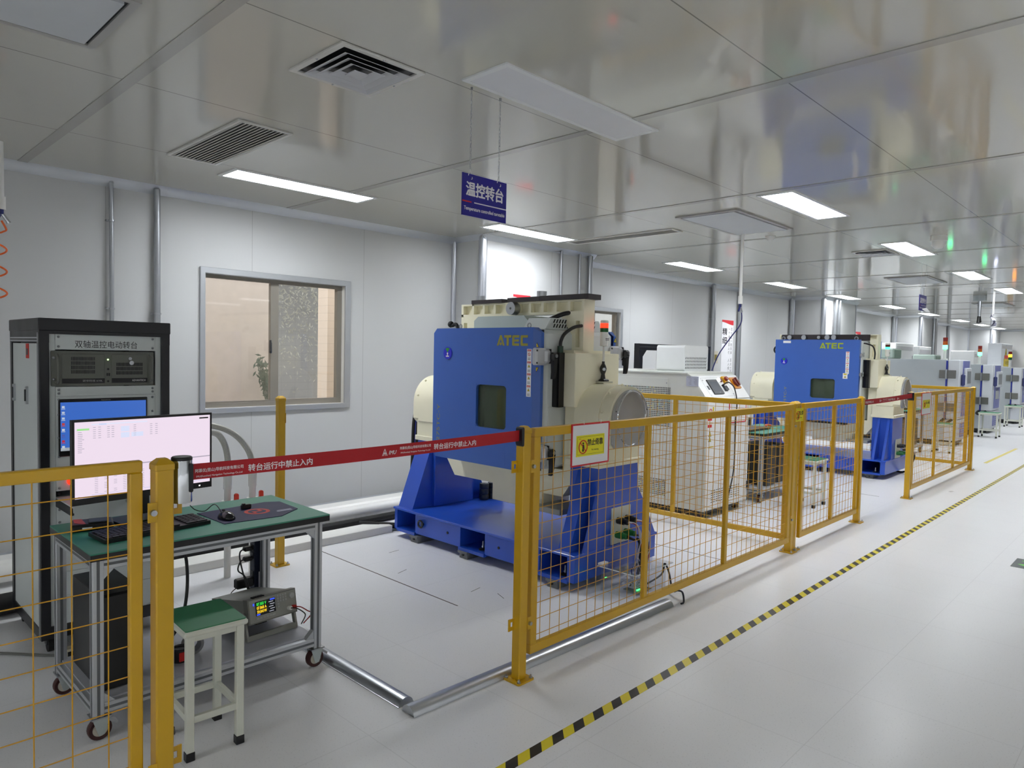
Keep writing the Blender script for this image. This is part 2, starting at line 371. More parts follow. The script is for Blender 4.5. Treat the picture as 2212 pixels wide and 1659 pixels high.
# windows: aluminium surround, dark sliding sashes, dusty glass
def window(nm, x0, x1, z0, z1, mull):
    t = MB()
    for a, b, c, d in ((x0-.042, x1+.06, z1, z1+.05), (x0-.042, x1+.06, z0-.045, z0), (x0-.042, x0, z0-.045, z1+.05), (x1, x1+.06, z0-.045, z1+.05)):
        t.box(a, b, WY-.022, WY, c, d, .004)
    for a, b, c, d in ((x0, x1, z0-.005, z0), (x0, x1, z1, z1+.005), (x0-.005, x0, z0, z1), (x1, x1+.005, z0, z1)): t.box(a, b, WY-.02, WY+.14, c, d)
    fr = struct(nm, t, ALUP); y = WY+.045
    g = MB()
    for a, b, c, d in ((x0-.03, x0, z0, z1), (x1, x1+.03, z0, z1), (x0-.03, x1+.03, z0-.03, z0), (x0-.03, x1+.03, z1, z1+.03)): g.box(a, b, WY-.001, WY+.11, c, d)
    struct('reveal', g, mat('reveal_paint', 'ece9e2', .5), fr)
    g = MB(); g.box(x0, x1, y, y+.05, z0, z0+.05).box(x0, x1, y, y+.05, z1-.03, z1).box(x0, x0+.012, y, y+.05, z0, z1).box(x1-.05, x1, y, y+.05, z0, z1)
    g.box(mull-.035, mull+.04, y+.005, y+.045, z0, z1).box(x0, mull, y-.02, y+.01, z0, z0+.035)
    struct('sash_frame', g, mat('dark_anodised', '8d877e', .5, .2), fr)
    struct('pane', MB().box(x0+.01, mull, y+.012, y+.016, z0+.03, z1-.02), DUSTY, fr)
    struct('pane', MB().box(mull, x1-.04, y+.03, y+.034, z0+.03, z1-.02), CLEAR, fr)
    l = MB().box(mull-.055, mull-.035, y-.03, y-.002, 1.50, 1.60, .006).box(mull-.062, mull-.052, y-.05, y-.02, 1.52, 1.62, .004)
    struct('window_latch', l, GUN, fr)
window('window_1', *W1[:2], *W1[2:], 3.06); window('window_2', *W2[:2], *W2[2:], 7.75)
# what stands outside the windows
tile = linemat('outside_tile', 'dccdbf', None, [(2, .05, .105), (0, .02, .21)], rough=.6, width=.006, dark=.85)
struct('wall_courtyard', MB().box(-3, 4.24, 8.3, 8.5, -1, 7), mat('beige_stucco', 'cfc7bf', .9, var=.06, scale=2.5))
struct('wall_far_courtyard', MB().box(3.0, 16, 10.6, 10.8, -1, 8), linemat('grey_brick', 'b0b4b8', None, [(2, .03, .12), (0, .04, .24)], rough=.9, width=.008, dark=.9))
struct('wall_tiled_return', MB().box(5.16, 7.2, 8.55, 8.8, -1, 7), tile)
lv = MB()
for i in range(3600):
    x, z = random.uniform(5.0, 6.7), 3.6-abs(random.gauss(0, 1.0)); y = 10.58-random.random()*.12
    a = random.uniform(0, 6.28); l = random.uniform(.018, .04); d = Vector((math.cos(a), random.uniform(-.4, .4), math.sin(a)))*l; e = d.cross(Vector((0, 1, 0)))*.3
    lv.add([Vector((x, y, z))-d, Vector((x, y, z))+e, Vector((x, y, z))+d, Vector((x, y, z))-e], [(0, 1, 2, 3)])
v = solid('hanging_vine', lv, mat('vine_leaf', 'c3c7c0', .7), 'pale dusty vine hanging on the brick wall outside the near window', 'plant'); v['kind'] = 'stuff'
lv = MB()
for i in range(120):
    t = random.random(); x, z = 4.10-.13*t+random.gauss(0, .03), .95+.45*t+random.gauss(0, .04); y = 8.1+random.gauss(0, .05)
    a = random.uniform(0, 6.28); l = .045; d = Vector((math.cos(a), random.uniform(-.4, .4), math.sin(a)))*l; e = d.cross(Vector((0, 1, 0)))*.3
    lv.add([Vector((x, y, z))-d, Vector((x, y, z))+e, Vector((x, y, z))+d, Vector((x, y, z))-e], [(0, 1, 2, 3)])
for i in range(4): lv.tube([(4.15+.02*i, 8.1, -.5), (4.11-.01*i, 8.1, .7), (4.0-.02*i, 8.1, 1.35)], .006, 5, 4)
v = solid('courtyard_shrub', lv, mat('shrub_leaf', '5d6a5c', .7), 'dark leafy twig beside the window mullion outside', 'plant')
struct('ground_outside', MB().box(-3, 16, WY+.3, 10.8, -.6, -.5), mat('paving', 'a8a49c', .9))
# ---------------------------------------------------------------- ceiling lamps
def lamp(x0, y0, lit, label):
    t = thing('ceiling_light', label, 'ceiling light', (x0+.6, y0+.145, H-.012), 'flat ceiling lights')
    f = MB()
    for a, b, c, d in ((x0, x0+1.2, y0, y0+.025), (x0, x0+1.2, y0+.265, y0+.29), (x0, x0+.03, y0, y0+.29), (x0+1.17, x0+1.2, y0, y0+.29)): f.box(a, b, c, d, H-.007, H)
    obj('frame', f, WHITE, t)
    obj('diffuser', MB().prism(rrect(x0+.028, x0+1.172, y0+.023, y0+.267, .02), 2, H-.006, H-.003), LIT if lit else mat('unlit_diffuser', 'e4e5e8', .5), t)
    return t
NEAR = {0: 'unlit white ceiling light above the blue turntable sign', 1: 'lit ceiling light over the gap between the two blue machines, nearest of the lit aisle row'}
OFF = ['unlit white ceiling light panel beside the chained blue sign', 'lit ceiling light right of the ceiling hatch, nearest lit one of the aisle row', 'second lit light of the aisle row, beside the white ceiling dome',
       'third lit light of the aisle row', 'fourth lit light of the aisle row, at the right edge of the photo', 'fifth light of the aisle row, beyond the right edge', 'sixth light of the aisle row', 'seventh light of the aisle row', 'eighth light of the aisle row', 'ninth light of the aisle row']
for k, x in enumerate((2.17, 5.2, 8.1, 11.2, 14.0, 17.0, 20.0, 23.4, 26.4, 29.4)): lamp(x, 2.175, k > 0, OFF[k])
OF2 = ['lit ceiling light above the window, nearest of the wall row', 'lit ceiling light behind the blue hanging sign', 'third light of the wall row, before the tall wall poster', 'fourth light of the wall row, above the second machine', 'fifth light of the wall row, before the second column',
       'sixth light of the wall row', 'seventh light of the wall row, below the small far sign', 'eighth light of the wall row', 'ninth light of the wall row, behind the crumpled sign', 'farthest light of the wall row']
for k, x in enumerate((2.19, 4.80, 8.15, 11.2, 14.0, 17.1, 20.2, 23.7, 26.6, 29.4)): lamp(x, 4.86, True, OF2[k])
for k, x in enumerate((-6.9, -3.9, -.9, 2.17, 5.2, 8.1, 11.2, 14.0, 17.0, 20.0, 23.4, 26.4)):  # unseen lamps, added behind and beside the view to brighten upright faces
    if k < 2: lamp(x, 2.175, True, 'ceiling light behind the camera, outside the photo')
    lamp(x, -.50, k < 2, 'ceiling light over the far side of the aisle, outside the photo')
    for y in (-3.1, -5.8, -8.4):
        if k < (2, 6, 6)[(-3.1, -5.8, -8.4).index(y)]: lamp(x, y, True, 'ceiling light of the far rows over the other half of the room, outside the photo')
# ---------------------------------------------------------------- ceiling hatches, grilles and small devices
HP = mat('hatch_panel', 'c9cccf', .6)
for k, (x0, x1) in enumerate(((-.25, .915), (5.55, 6.71), (11.48, 12.6), (17.3, 18.5))):
    y0, y1 = 2.80, 3.385
    t = thing('ceiling_hatch', ('large framed ceiling hatch in the top left corner', 'square ceiling hatch with black gap left of the lit aisle light', 'ceiling hatch with black edge beyond the white dome', 'small ceiling hatch at the far end beside the hanging connectors')[k], 'ceiling hatch', ((x0+x1)/2, (y0+y1)/2, H-.02), 'ceiling hatches')
    f = MB()
    for a, b, c, d in ((x0, x1, y0, y0+.03), (x0, x1, y1-.03, y1), (x0, x0+.03, y0, y1), (x1-.03, x1, y0, y1)): f.box(a, b, c, d, H-.012, H)
    obj('frame', f, mat('hatch_frame', 'a3a19d', .35), t)
    obj('dark_gap', MB().box(x0+.03, x1-.03, y0+.03, y1-.03, H-.004, H-.001), BLACK, t)
    obj('panel', MB().box(x0+.045, x1-.045, y0+.045, y1-.045, H-.016, H-.005), HP, t)
def diffuser(x0, x1, y0, y1, label):
    cx, cy = (x0+x1)/2, (y0+y1)/2; t = thing('air_diffuser', label, 'air vent', (cx, cy, H-.03))
    f = MB(); b = .028
    for a, c, d, e in ((x0, x1, y0, y0+b), (x0, x1, y1-b, y1), (x0, x0+b, y0, y1), (x1-b, x1, y0, y1)): f.box(a, c, d, e, H-.01, H, .002)
    obj('frame', f, mat('vent_paint', 'd6d4ce', .4), t)
    obj('duct_throat', MB().box(x0+b, x1-b, y0+b, y1-b, H-.002, H-.0005), BLACK, t)
    for k in range(4):
        s = (.165, .125, .085, .038)[k]; q = MB(); hx = (x1-x0)/.43
        z0, z1 = H-.020, H-.003; s2 = s-.034
        if k < 3:
            for sx, sy in ((1, 0), (-1, 0), (0, 1), (0, -1)):
                A = [(cx+hx*(sx*s+sy*u*s), cy+hx*(sy*s+sx*u*s), z0) for u in (-1, 1)]; B = [(cx+hx*(sx*s2+sy*u*s2), cy+hx*(sy*s2+sx*u*s2), z1) for u in (1, -1)]
                q.add(A+B, [(0, 1, 2, 3)])
                s3 = s+.005; A2 = [(cx+hx*(sx*s3+sy*u*s3), cy+hx*(sy*s3+sx*u*s3), z0) for u in (1, -1)]; q.add(A+A2, [(0, 1, 2, 3)])
        else: q.box(cx-s*hx, cx+s*hx, cy-s*hx, cy+s*hx, H-.022, H-.018)
        obj('vane' if k < 3 else 'centre_plate', q, mat('vane_grey', 'c3c4c6', .45), t)
    for px, py in ((cx, y0+.014), (cx, y1-.014), (x0+.014, cy), (x1-.014, cy)): obj('screw', MB().ball((px, py, H-.011), .005, 8), STEEL, t)
diffuser(1.58, 2.012, 2.53, 2.965, 'square air vent with nested rings, nearest on the ceiling')
diffuser(8.55, 9.0, 2.50, 2.88, 'square air vent left of the second aisle light')
def grille(x0, x1, y0, y1, n, label, deep):
    t = thing('return_grille', label, 'air grille', ((x0+x1)/2, (y0+y1)/2, H-.02)); f = MB(); b = .02
    for a, c, d, e in ((x0, x1, y0, y0+b), (x0, x1, y1-b, y1), (x0, x0+b, y0, y1), (x1-b, x1, y0, y1)): f.box(a, c, d, e, H-.012, H, .002)
    obj('frame', f, MATS['vent_paint'], t); obj('dark_cavity', MB().box(x0+b, x1-b, y0+b, y1-b, H-.002, H-.0005), mat('cavity_grey', '6a6a66', .6), t)
    s = MB(); wd = (x1-x0-2*b)/n
    for i in range(n):
        a = x0+b+wd*i; s.obox((a+wd*.15, y0+b, H-.012), (wd*.80, 0, .007), (0, y1-y0-2*b, 0), (0, 0, .0015))
    obj('slats', s, MATS['vent_paint'], t)
grille(1.735, 2.062, 3.81, 4.855, 12, 'long slatted air grille above the window, nearest on the ceiling', .01)
grille(6.02, 6.22, 3.70, 5.05, 9, 'long narrow slot grille meeting the light behind the hanging sign', .01)
t = thing('smoke_detector', 'small white smoke detector beyond the square hatch', 'smoke detector', (7.02, 3.16, H-.04))
obj('base', MB().lathe([(0, -.008), (.05, -.008), (.052, 0)], (7.02, 3.16, H)), PVC, t); obj('sensor_head', MB().lathe([(0, -.042), (.025, -.04), (.036, -.022), (.044, -.008)], (7.02, 3.16, H)), PVC, t)
t = thing('dome_camera', 'white cylindrical ceiling dome right of the second aisle light', 'ceiling camera', (7.95, 1.86, H-.13))
obj('housing', MB().lathe([(0, 0), (.075, 0), (.078, -.05), (.065, -.055)], (7.95, 1.86, H), 24), PVC, t); obj('dome', MB().lathe([(.063, -.055), (.058, -.095), (.035, -.125), (0, -.132)], (7.95, 1.86, H), 24), PVC, t)
# ---------------------------------------------------------------- hanging signs
def hang_sign(x0, x1, y, label, torn=False):
    z0, z1 = 2.197, 2.395; t = thing('hanging_sign', label, 'sign', ((x0+x1)/2, y, z0)); wd = x1-x0; cx = (x0+x1)/2
    obj('board', MB().box(x0, x1, y, y+.006, z0, z1), NAVY, t)
    for u in (.17, .82):
        x = x0+wd*u
        if not torn:
            ch = MB(); z = z1+.018; k = 0
            while z < H:
                a = (.0045, 0, 0) if k % 2 == 0 else (0, .0045, 0); pts = []
                for i in range(8):
                    g = 2*math.pi*i/8; pts.append((x+a[0]*math.cos(g), y+.003+a[1]*math.cos(g), z+.0095*math.sin(g)+.008))
                ch.tube(pts, .0011, 4, closed=True); z += .0155; k += 1
            obj('chain', ch, STEEL, t)
            obj('hook', MB().tube([(x-.012, y+.003, z1-.012), (x-.014, y-.006, z1+.006), (x, y+.003, z1+.022), (x+.014, y+.012, z1+.006), (x+.008, y-.004, z1-.02), (x, y-.006, z1-.026)], .0017, 6, 5), PVC, t)
            obj('ceiling_screw', MB().cyl((x, y+.003, H-.014), (x, y+.003, H), .006, 8), STEEL, t)
        else: obj('hanger_wire', MB().cyl((x, y+.003, z1), (x, y+.003, H), .0012, 5), PVC, t)
    text('chinese_lettering', '温控转台', (cx, y, z0+.128), FX, FZ, wd*.84, .066, WTXT, t, bold=.035)
    obj('red_line', MB().box(x0, x0+wd*.2, y-.0006, y, z0+.064, z0+.07), RTXT, t); obj('white_line', MB().box(x0+wd*.26, x1, y-.0006, y, z0+.064, z0+.069), WTXT, t)
    text('english_lettering', 'Temperature controlled turntable', (cx, y, z0+.033), FX, FZ, wd*.92, .022, WTXT, t, bold=.025)
    if torn: obj('curled_corner', MB().add([(x0+wd*.3, y-.004, z0+.02), (x1, y-.05, z0-.01), (x1, y-.004, z0+.05), (x0+wd*.6, y-.03, z0-.012)], [(0, 3, 1), (0, 1, 2)]), PAPER, t)
hang_sign(2.218, 2.512, 2.50, 'dark blue hanging sign with white characters on two chains, nearest')
hang_sign(9.88, 10.20, 2.49, 'small far blue hanging sign with a torn white corner', True)
t = thing('hanging_sign', 'crumpled shiny sign hanging on two cords at the far end', 'sign', (14.45, 2.5, 2.19))
cr = MB(); g = [[Vector((14.37+.05*i, 2.5+random.uniform(-.05, .05), 2.19+.05*k)) for i in range(4)] for k in range(5)]
for k in range(4):
    for i in range(3): cr.add([g[k][i], g[k][i+1], g[k+1][i+1], g[k+1][i]], [(0, 1, 2), (0, 2, 3)])
obj('board', cr, mat('crumpled_foil', 'b9bbd6', .15, .9), t)
for x in (14.40, 14.50): obj('cord', MB().cyl((x, 2.5, 2.36), (x, 2.5, H), .004, 5), PVC, t)
# ---------------------------------------------------------------- conduits, drops and cables on the wall
def pole(name, x, y, r, label, m=GALV, z0=0., z1=H-.03, clip=()):
    t = thing(name, label, 'conduit', (x, y, z0)); obj('pipe', MB().cyl((x, y, z0), (x, y, z1), r, 14), m, t)
    for z in clip: obj('clamp', MB().cyl((x, y, z-.006), (x, y, z+.006), r+.006, 14).box(x-r-.02, x-r+.004, y-.004, y+.03, z-.006, z+.006), STEEL, t)
    return t
pole('wall_conduit', 1.707, WY-.035, .0155, 'thin steel conduit on the wall left of the thicker one', clip=(2.48, 1.82))
pole('wall_conduit', 2.03, WY-.04, .0235, 'thicker steel conduit on the wall above the rack cabinet', clip=(1.80,))
pole('wall_conduit', 6.40, 5.425, .017, 'thin conduit on the front of the boxed column, leftmost of three')
pole('wall_conduit', 6.75, 5.425, .016, 'conduit with an offset bend at its top on the boxed column')
pole('wall_conduit', 6.95, 5.42, .032, 'thick grey conduit at the right edge of the boxed column', GALV)
pole('wall_conduit', 10.93, WY-.05, .04, 'grey conduit left of the tall wall poster', GALV, clip=(2.2,))
pole('wall_conduit', 11.9, WY-.05, .035, 'grey conduit right of the tall wall poster', GALV, clip=(2.05, 2.5))
pole('wall_conduit', 14.15, WY-.05, .035, 'conduit just left of the second column', GALV, clip=(2.5,))
pole('wall_conduit', 14.85, 5.25, .035, 'conduit on the second column, left of a pair', GALV); pole('wall_conduit', 15.05, 5.25, .03, 'conduit on the second column, right of a pair', GALV)
pole('wall_conduit', 16.9, WY-.06, .045, 'far conduit past the second column, left of a pair', GALV); pole('wall_conduit', 17.25, WY-.06, .04, 'far conduit past the second column, right of a pair', GALV)
pole('wall_conduit', 20.9, WY-.05, .04, 'dark far conduit left of the third column', GALV); pole('wall_conduit', 22.4, 5.24, .05, 'far conduit on the third column', GALV)
pole('wall_conduit', 26.9, WY-.05, .05, 'farthest conduit on the left wall', GALV)
def drop(x, y, zb, label, cable=None):
    t = thing('air_drop_pipe', label, 'pipe', (x, y, zb)); obj('pipe', MB().cyl((x, y, zb+.12), (x, y, H), .016, 12), PVC, t)
    obj('socket', MB().cyl((x, y, zb+.05), (x, y, zb+.13), .024, 12), PVC, t)
    obj('connector', MB().cyl((x, y, zb+.02), (x, y, zb+.05), .014, 10).cyl((x, y, zb+.03), (x-.03, y, zb-.025), .010, 8), mat('blue_fitting', '28306a', .3), t)
    obj('connector', MB().cyl((x, y, zb+.03), (x+.035, y, zb-.02), .011, 8).cyl((x+.035, y, zb-.02), (x+.04, y, zb-.03), .013, 8), STEEL, t)
drop(.942, 5.4, 2.33, 'white air drop pipe with metal connectors at the left photo edge')
drop(6.65, 3.28, 2.04, 'white drop pipe with connectors in front of the tall poster')
solid('blue_air_hose', MB().tube([(6.68, 3.28, 2.03), (6.72, 3.30, 1.9), (6.70, 3.4, 1.75), (6.66, 3.5, 1.58), (6.64, 3.56, 1.412)], .006, 6, 6), mat('blue_hose', '28306a', .4), 'thin dark blue hose hanging from the drop pipe to the white machine', 'hose')
hp = [(.905+.062*math.cos(k*.5), 5.4+.062*math.sin(k*.5), 2.26-.0108*k) for k in range(46)]
solid('coiled_air_hose', MB().tube([(.942, 5.4, 2.31)]+hp, .006, 6, 3), mat('orange_hose', 'f06a22', .35), 'orange coiled air hose at the left photo edge', 'hose')
t = thing('air_drop_pipe', 'far white pipe with black connectors beside the far hatch', 'pipe', (15.5, 2.9, 2.25))
obj('mounting_plate', MB().cyl((15.5, 2.9, H-.09), (15.5, 2.9, H), .11, 16), GRCH, t); obj('pipe', MB().cyl((15.5, 2.9, 2.42), (15.5, 2.9, H), .03, 10), STEEL, t); obj('connector', MB().cyl((15.5, 2.9, 2.42), (15.45, 2.9, 2.3), .03, 8).cyl((15.5, 2.9, 2.42), (15.58, 2.9, 2.32), .03, 8), BLACK, t)
# ---------------------------------------------------------------- wall posters, handle, switch
def poster(x0, x1, z0, z1, y, label, big=None, cols=()):
    t = thing('wall_poster', label, 'poster', ((x0+x1)/2, y, z0)); wd, ht = x1-x0, z1-z0
    obj('sheet', MB().box(x0, x1, y, y+.004, z0, z1), PAPER, t)
    wv = [(x0, z1), (x1, z1)]+[(x1-wd*i/8, z1-.05*ht-.02*ht*math.cos(3.0*i/8)) for i in range(9)]
    obj('red_band', MB().prism(wv, 1, y-.0015, y-.0005), mat('poster_red', 'd8303a', .5), t)
    if big:
        for i, c in enumerate(big): text('large_character', c, (x0+wd*.26, y, z1-ht*(.17+.13*i)), FX, FZ, wd*.4, ht*.1, BTXT, t, bold=.025)
    for j, c in enumerate(cols):
        for i, ch in enumerate(c):
            if ch != ' ': text('small_character', ch, (x0+wd*(.66+.2*j), y, z1-ht*(.13+.058*i)), FX, FZ, wd*.13, None, BTXT, t)
    if big: obj('drawing', MB().tube([(x0+wd*.1, y-.002, z0+ht*.04), (x0+wd*.15, y-.002, z0+ht*.17), (x0+wd*.3, y-.002, z0+ht*.06), (x0+wd*.5, y-.002, z0+ht*.18)], .005, 4, 5), BTXT, t)
poster(11.34, 11.76, 1.02, 2.21, WY-.006, 'tall white poster with red top and two large black characters', '精细', ('一个差错百人忙 人人细心少麻烦', '百分之一的失误 百分之百的损失'))
poster(5.62, 5.90, 1.3, 2.205, 5.453, 'red-topped poster on the boxed column behind the cream bridge')
poster(17.9, 18.45, 1.2, 2.25, WY-.006, 'far red-topped poster behind the second machine', None, ())
t = thing('red_wall_grip', 'red and black handle on the wall right of the far window', 'handle', (8.43, WY-.03, 1.41))
obj('grip', MB().box(8.38, 8.44, WY-.05, WY, 1.40, 1.61, .012), BLACK, t); obj('red_face', MB().box(8.39, 8.46, WY-.07, WY-.045, 1.43, 1.59, .012), mat('red_orange', 'd65038', .4), t)
t = thing('wall_switch', 'beige wall switch beside the black-framed cabinet', 'switch', (11.12, WY-.02, 1.47)); obj('plate', MB().box(11.05, 11.22, WY-.012, WY, 1.45, 1.66, .003), mat('beige', 'c9c2ae', .5), t); obj('rocker', MB().box(11.10, 11.18, WY-.02, WY-.01, 1.50, 1.60, .003), mat('brass', '9a8a4a', .4, .7), t)
# ---------------------------------------------------------------- floor runs along the wall
solid('cable_trunking', MB().box(-1.2, 3.50, 4.93, 5.03, 0, .06, .003), PVC, 'white cable trunking on the floor, rear one of a pair', 'cable trunking')
solid('cable_trunking', MB().box(-1.2, 3.56, 4.83, 4.93, 0, .062, .003), PVC, 'white cable trunking on the floor, front one of a pair ending by the blue base', 'cable trunking')
solid('insulated_pipe', MB().cyl((-1.5, 5.36, .085), (5.05, 5.36, .085), .06, 18), PVC, 'long white insulated pipe on the floor along the wall', 'pipe')
solid('insulated_pipe', MB().box(-1.5, 5.05, 5.44, 5.62, 0, .14, .02), PVC, 'white square duct behind the round pipe along the wall', 'duct')
solid('black_cable_bundle', MB().tube([(1.5, 5.22, .036), (2.2, 5.23, .036), (3, 5.21, .036), (4.9, 5.22, .036)], .034, 10, 6), RUBBER, 'black cable bundle on the floor along the white pipe', 'cable')
# ================================================================ safety fence
def post(x, y, label, face=1, h=1.205):
    t = thing('fence_post', label, 'fence post', (x, y, 0), 'yellow fence posts'); a = .026
    obj('tube', MB().box(x-a, x+a, y-a, y+a, .006, h-.02, .004), YEL, t)
    obj('cap', MB().box(x-a-.002, x+a+.002, y-a-.002, y+a+.002, h-.03, h-.008, .003).add([(x-a, y-a, h-.008), (x+a, y-a, h-.008), (x+a, y+a, h-.008), (x-a, y+a, h-.008), (x-.012, y-.012, h+.006), (x+.012, y-.012, h+.006), (x+.012, y+.012, h+.006), (x-.012, y+.012, h+.006)], [(0, 1, 5, 4), (1, 2, 6, 5), (2, 3, 7, 6), (3, 0, 4, 7), (4, 5, 6, 7)]), YEL, t)
    obj('base_plate', MB().prism(rrect(x-.055, x+.055, y-.055, y+.055, .012), 2, 0, .008), YEL, t)
    for sx in (-1, 1):
        for sy in (-1, 1): obj('anchor_bolt', MB().cyl((x+.041*sx, y+.041*sy, .008), (x+.041*sx, y+.041*sy, .014), .0095, 6).cyl((x+.041*sx, y+.041*sy, .014), (x+.041*sx, y+.041*sy, .024), .0045, 8), STEEL, t)
    return t
def bracket(t, x, y, z, s=1, slot=True):
    """slotted tab on the side of a post, s = +1 towards +X"""
    x0, x1 = x+.026*s, x+.062*s
    p = MB(); yb = y+.012
    p.box(x0, x1, yb, yb+.004, z+.012, z+.028, .001).box(x0, x1, yb, yb+.004, z-.028, z-.010, .001).box(x1-.012*s, x1, yb, yb+.004, z-.028, z+.028).box(x0, x0+.008*s, yb, yb+.004, z-.028, z+.028)
    obj('bracket', p, YEL, t)
    return t
def bolted(t, x, y, z, s):
    x0, x1 = x+.024*s, x+.05*s
    obj('bracket', MB().box(x0, x1, y-.03, y-.026, z-.03, z+.03, .001), YEL, t)
    obj('bolt', MB().cyl((x+.036*s, y-.042, z), (x+.036*s, y-.03, z), .009, 12), STEEL, t)
def panel(axis, c, a, b, label, z0=.095, z1=1.195, stiles=(), step=.073, rowstep=.0735, tw=.045):
    """framed wire mesh panel; axis 0 runs along X at y=c, axis 1 along Y at x=c"""
    t = thing('mesh_fence', label, 'fence panel', ((a+b)/2, c, z0) if axis == 0 else (c, (a+b)/2, z0), 'yellow mesh fence panels'); d = .014
    def bx(m, p, q, u, v, r=.003): return m.box(p, q, c-d, c+d, u, v, r) if axis == 0 else m.box(c-d, c+d, p, q, u, v, r)
    fr = MB(); bx(fr, a, b, z1-tw, z1); bx(fr, a, b, z0, z0+tw); bx(fr, a, a+tw, z0+tw, z1-tw); bx(fr, b-tw, b, z0+tw, z1-tw)
    obj('frame', fr, YEL, t)
    for s in stiles: obj('stile', bx(MB(), s-.018, s+.018, z0+tw, z1-tw), YEL, t)
    wv = MB(); r = .0019; y = c+.004; P = (lambda u, v, o=0: (u, y+o, v)) if axis == 0 else (lambda u, v, o=0: (y+o, u, v))
    n = int((b-a)/step)
    for i in range(1, n): wv.cyl(P(a+(b-a)*i/n, z0+.01, -.012), P(a+(b-a)*i/n, z1-.008, -.012), r, 5)
    n = int((z1-z0)/rowstep)
    for i in range(1, n): wv.cyl(P(a+.01, z0+(z1-z0)*i/n), P(b-.01, z0+(z1-z0)*i/n), r, 5)
    obj('wire_mesh', wv, mat('yellow_wire', 'cf9a18', .4), t)
    return t
FYY = 2.245
pl = post(.778, 2.215, 'yellow post in the left foreground carrying the chrome belt reel'); bracket(pl, .778, 2.215, 1.06); bracket(pl, .778, 2.215, .27); bolted(pl, .778, 2.215, 1.055, -1); bolted(pl, .778, 2.215, .26, -1)
panel(0, 2.235, -.75, .726, 'yellow mesh panel cut off by the left photo edge', z1=1.207, step=.089, rowstep=.088, tw=.035)
p1 = post(2.392, 2.232, 'yellow post holding the free end of the red belt, centre foreground'); bracket(p1, 2.392, 2.232, 1.02, -1); bracket(p1, 2.392, 2.232, .27, -1); bolted(p1, 2.392, 2.232, 1.02, 1); bolted(p1, 2.392, 2.232, .27, 1)
obj('belt_clip', MB().box(2.352, 2.366, 2.198, 2.250, 1.118, 1.208, .006).box(2.349, 2.353, 2.205, 2.243, 1.13, 1.20), BLACK, p1)
panel(0, FYY, 2.468, 5.50, 'long yellow mesh panel with the red-framed notice, before the first machine', stiles=(3.462, 4.44))
p2 = post(5.575, 2.265, 'yellow post at the corner of the first bay, left of a touching pair'); bolted(p2, 5.575, 2.265, 1.02, -1); bolted(p2, 5.575, 2.265, .27, -1)
post(5.665, 2.28, 'slim yellow post right of the touching pair, before the stool')
panel(1, 5.70, 2.33, 4.35, 'yellow mesh panel running back beside the white machine', z0=.06, stiles=(3.41,))
panel(0, FYY, 5.705, 7.06, 'shorter yellow mesh panel before the green stool', stiles=(6.41,))
p3 = post(7.105, 2.245, 'yellow post right of the stool panel, where the far red belt starts')
p4 = post(8.80, 2.255, 'yellow post at the left of the far panel, holding the far belt end')
obj('belt_clip', MB().box(8.755, 8.772, 2.215, 2.285, 1.115, 1.205, .006), BLACK, p4)
panel(0, FYY, 8.86, 11.82, 'far yellow mesh panel with a small notice, before the gamboge stool'.replace('gamboge ', 'far green '), stiles=(9.85, 10.85))
p5 = post(11.885, 2.245, 'last yellow post at the far end of the aisle fence')
panel(1, 11.92, 2.30, 5.0, 'far yellow mesh panel running back to the wall behind the second machine', z0=.06, stiles=(3.3, 4.2))
pf = post(2.42, 4.62, 'worn yellow post standing alone by the wall pipes below the window')
obj('rubbed_label', MB().box(2.44, 2.4462, 4.59, 4.61, 1.02, 1.09), mat('yellow_worn', 'b98d1e', .6), pf)
# belt reel and belts
t = thing('belt_reel', 'chrome belt reel with a black slot on the left foreground post', 'belt reel', (.838, 2.222, 1.068), 'belt reels')
obj('drum', MB().lathe([(0, 0), (.029, 0), (.030, .004), (.030, .130), (.029, .134)], (.838, 2.222, 1.068), 28), CHROME, t)
obj('top_cap', MB().lathe([(.0305, .131), (.0305, .139), (.027, .142), (0, .142)], (.838, 2.222, 1.068), 28), BLACK, t)
obj('slot', MB().prism(rrect(.850, .862, 1.10, 1.19, .006), 1, 2.193, 2.200), BLACK, t)
def belt(x0, x1, y, za, zb, h, label):
    m = MB(); n = 24; f = lambda u: za+(zb-za)*u-.006*math.sin(math.pi*u)
    for i in range(n):
        u, v = i/n, (i+1)/n; A, B = x0+(x1-x0)*u, x0+(x1-x0)*v
        m.add([(A, y-.0006, f(u)-h/2), (B, y-.0006, f(v)-h/2), (B, y-.0006, f(v)+h/2), (A, y-.0006, f(u)+h/2), (A, y+.0006, f(u)-h/2), (B, y+.0006, f(v)-h/2), (B, y+.0006, f(v)+h/2), (A, y+.0006, f(u)+h/2)], [(0, 1, 2, 3), (7, 6, 5, 4), (3, 2, 6, 7), (1, 0, 4, 5)])
    t = thing('barrier_belt', label, 'barrier belt', ((x0+x1)/2, y, za-h/2), 'red barrier belts'); obj('webbing', m, REDB, t); return t
b = belt(.864, 2.352, 2.222, 1.158, 1.168, .050, 'red barrier belt with white characters across the first bay')
yb = 2.2214
def belttxt(t, x, z, y, k=1.):
    text('company_lettering', '阿慕优(昆山)导航科技有限公司', (x+.078*k, y, z+.007), FX, FZ, .155*k, .0135, WTXT, t, bold=.015)
    text('company_lettering', 'IMU(Kunshan) Navigation Technology Co.,Ltd', (x+.078*k, y, z-.011), FX, FZ, .148*k, .0075, WTXT, t, bold=.01)
    text('warning_lettering', '转台运行中禁止入内', (x+.29*k, y, z), FX, FZ, .235*k, .024, WTXT, t, bold=.025)
